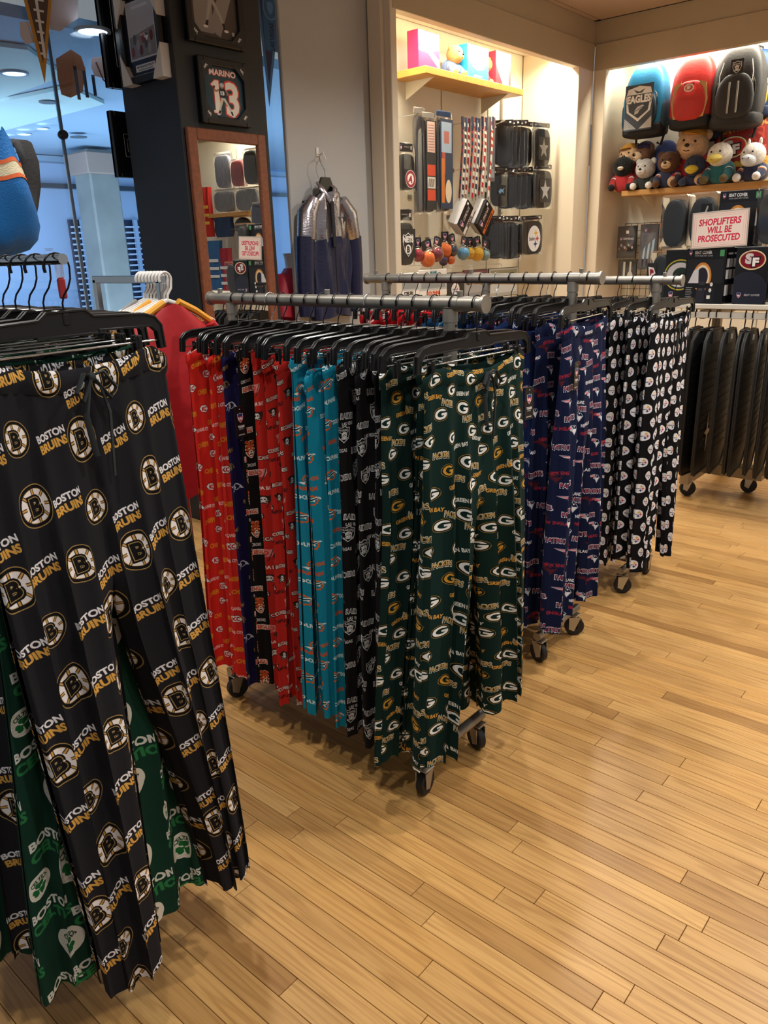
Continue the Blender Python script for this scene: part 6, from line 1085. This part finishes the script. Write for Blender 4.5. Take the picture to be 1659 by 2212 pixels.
for a, b in ((348, 357), (384, 393)): MB().grid(band(a, b, .0032), None, True).build('orange_stripe', mat('orange_knit', '#d9622c', .6), t)
a, b = on(-14, 282, 1, YB2), on(-60, 20, 1, YB2); MB().tube([tuple(a-c0), tuple((a-c0)*.6+(Vector((a.x, a.y, 2.3))-c0)*.4), (a.x-c0.x, 0, 3.13-c0.z)], .012, 8, flat=.4).build('hanging_strap', M_FAB_BLK, t)
pts = [on(20, 308, 1, YB2+.12), on(50, 312, 1, YB2+.12), on(64, 350, 1, YB2+.12), on(72, 400, 1, YB2+.12), on(70, 440, 1, YB2+.10), on(60, 500, 1, YB2+.06)]
MB().tube([tuple(p-c0) for p in pts], [.022, .028, .028, .022, .018, .014], 10, flat=.5).build('shoulder_strap', M_FAB_BLK, t); MB().tube([tuple(p-c0+Vector((-.012, -.03, -.005))) for p in pts[:4]], .0035, 6).build('strap_piping', M_WHT, t)
# security tag and spare hooks at the end of the left bar
q = on(104, 562, 1, .64); t = thing('security_tag', 'clear and red plastic tag hung on the black hooks at left', 'tag', (-1.238, .64, 1.557)); MB().tube([(0, -.012, -.008), (0, -.006, .010), (0, .006, .010), (0, .012, -.008)], .002, 6).build('loop', M_FILM2, t)
MB().box((0, .012, -.020), (.005, .014, .030), .003).build('clear_half', film('tag_plastic', (1, 1, 1), .35, .2), t); MB().box((0, .012, -.050), (.005, .014, .032), .003).build('red_half', mat('tag_red', '#a32a33', .35), t)
# ---- chrome rail with white hangers and a red and gold jersey
YC = 1.62; a, b = on(205, 607, 1, YC), on(352, 600, 1, YC); zc = (a.z+b.z)/2
t = thing('chrome_rail', 'square chrome garment rail behind the nearest pants', 'garment rack', ((a.x+b.x)/2, YC, 0)); hw = (b.x-a.x)/2; MB().box((0, 0, zc), (hw*2, .022, .026), .002).build('rail', M_CHR, t)
for sx in (-.96, .9): MB().box((sx*hw, 0, zc/2), (.022, .022, zc), .002).build('post', M_CHR, t)
MB().box((0, 0, .03), (hw*2, .04, .03), .003).build('base_bar', M_CHR, t)
for sx in (-.96, .9): MB().box((sx*hw, 0, .025), (.04, .30, .03), .003).build('foot', M_CHR, t)
M_WP = mat('white_hanger', '#d9d6d2', .35)
for i in range(8):
    q = on(306+7.2*i, 605, 1, YC); t = thing('white_hanger', '%s white plastic hanger from the left on the chrome rail' % ('first', 'second', 'third', 'fourth', 'fifth', 'sixth', 'seventh', 'eighth')[i], 'hanger', (q.x, YC, zc-.07), group='white hangers on the chrome rail')
    hp = [(0, -.024*math.cos(u), .07+.024*math.sin(u)) for u in np.linspace(-.3, PI, 10)]+[(0, .020, .04), (0, .004, .02), (0, 0, 0)]; MB().tube(hp, .0045, 8).build('hook', M_WP, t); MB().tube([(0, -.19, -.085), (0, -.1, -.035), (0, 0, 0), (0, .1, -.035), (0, .19, -.085)], .006, 8, flat=1.3).build('arms', M_WP, t)
def jersey(label, x, body, trim, sl):
    t = thing('jersey', label, 'jersey', (x, YC, zc-.075)); B = mat('jer_'+body, body, .55, bump=.3, bscale=30); Tm = mat('jer_'+trim, trim, .55, bump=.2, bscale=30); rows = []
    for i in range(16):
        f = i/15; z = -f*.68-.004; w = .05+.155*min(1, f*6)**.7; d = .018+.016*min(1, f*3); rows.append([(d*math.sin(u)+.007*math.sin(7*u+f*4)*min(1, f*3), w*math.cos(u), z-.075*abs(math.cos(u))*min(1, f*4+.2)) for u in np.linspace(0, 2*PI, 32, endpoint=False)])
    MB().grid(rows, None, True).build('body', B, t, 60)
    for sy in (-1, 1):
        s = MB().tube([(0, sy*.15, -.08), (0, sy*.20, -.15), (.0, sy*.235, -.25)], [.035, .045, .05], 12, flat=.55).build('sleeve', mat('jer_'+sl, sl, .55, bump=.3, bscale=30), t, 60); MB().tube([(0, sy*.228, -.232), (0, sy*.237, -.258)], [.0505, .0515], 12, flat=.56).build('cuff', Tm, s); MB().tube([(0, sy*.03, .0), (0, sy*.10, -.035), (0, sy*.16, -.075)], .012, 8).build('shoulder_stripe', Tm, t)
    return t
jersey('red jersey with gold shoulders on the chrome rail', on(374, 700, 1, YC).x, '#a5161f', '#d9982a', '#a5161f')
jersey('gold-trimmed white jersey on the chrome rail beside the red one', on(346, 700, 1, YC).x, '#cfc9c0', '#d9982a', '#d9982a')
jersey('grey jersey hanging on the chrome rail', on(316, 690, 1, YC).x, '#9a989a', '#8d8b8d', '#9a989a')
# ---- goods farther along the right wall that show in the mirror
def mpk(label, x0, y0, x1, y1, fill, y):
    a, b = mir(x0, (y0+y1)/2, y), mir(x1, (y0+y1)/2, y); zt_, zb_ = mir((x0+x1)/2, y0, y).z, mir((x0+x1)/2, y1, y).z
    return bag('jersey_pack', label, fyr((a.x+b.x)/2, y, zt_), abs(a.x-b.x), zt_-zb_, .10, fill, None, None, M_FILM2, top=.06, head_col='#c9c4ba')
mpk('bagged white and navy jersey seen in the mirror, upper left', 466, 328, 502, 408, '#8d90a0', 7.16); mpk('bagged red and white jersey seen in the mirror, upper middle', 501, 342, 530, 404, '#a5565c', 7.10); mpk('bagged black and gold jersey seen in the mirror, upper right', 528, 318, 562, 400, '#45433e', 7.04)
mpk('bagged white and black jersey on the shelf seen in the mirror', 464, 408, 512, 458, '#77777a', 7.12); mpk('bagged grey jersey on the shelf seen in the mirror', 510, 404, 562, 456, '#6d6e72', 7.06); mpk('bagged navy jersey at the mirror edge below the shelf', 546, 436, 572, 505, '#3c4256', 6.98)
a, b = mir(460, 464, 7.15), mir(548, 462, 7.15)
shelf('short maple shelf farther along the right wall, seen in the mirror', ((a.x+b.x)/2, 7.22, a.z-.02), (abs(a.x-b.x), .33, .05), M_WOOD2, 'y')
q = mir(526, 488, 7.12); t = thing('cap', 'black baseball cap under the shelf seen in the mirror', 'cap', q); MB().ell((0, 0, 0), (.11, .12, .11), None, 20, 10).build('crown', M_FAB_BLK, t); MB().ell((0, -.12, -.045), (.09, .08, .012), None, 16, 8).build('visor', M_FAB_BLK, t)
for nm, lab, (x0, y0, x1, y1), c, st in (('hanging_flag', 'red and yellow flag on the right wall, seen in the mirror', (441, 404, 458, 512), '#b5241f', 'y'), ('folded_blanket', 'blue blanket with pale bars seen low in the mirror', (446, 520, 482, 626), '#2a5f98', 'w'), ('hanging_jersey', 'crimson jersey with white bars seen in the mirror', (481, 536, 502, 640), '#8d1f33', 'w'), ('folded_blanket', 'dark blue blanket under the shelf seen in the mirror', (466, 470, 504, 512), '#1c3357', None)):
    a, b = mir(x0, (y0+y1)/2, 7.10), mir(x1, (y0+y1)/2, 7.10); z1, z0 = mir((x0+x1)/2, y0, 7.10).z, mir((x0+x1)/2, y1, 7.10).z; w, h = abs(a.x-b.x), z1-z0
    t = put(nm, lab, nm.split('_')[-1], fyr((a.x+b.x)/2, 7.10, (z0+z1)/2)); mb = MB(); rows = []
    for i in range(9):
        f = i/8; rows.append([(w/2*math.cos(u)*(1-.08*math.sin(f*7)), h*(.5-f), .04*math.copysign(abs(math.sin(u))**.6, math.sin(u))+.012*math.sin(5*u+f*3)) for u in np.linspace(0, 2*PI, 24, endpoint=False)])
    mb.grid(rows, None, True).build('cloth', mat('cloth_'+c, c, .8, bump=.3, bscale=40), t)
    for k in range(3 if st else 0): MB().box((0, h*(.1-.16*k), .05), (w*.82, h*.06, .006), .002).build('stripe', mat('cloth_stripe_'+st, '#d9b23a' if st == 'y' else '#cfd8e0', .8), t)
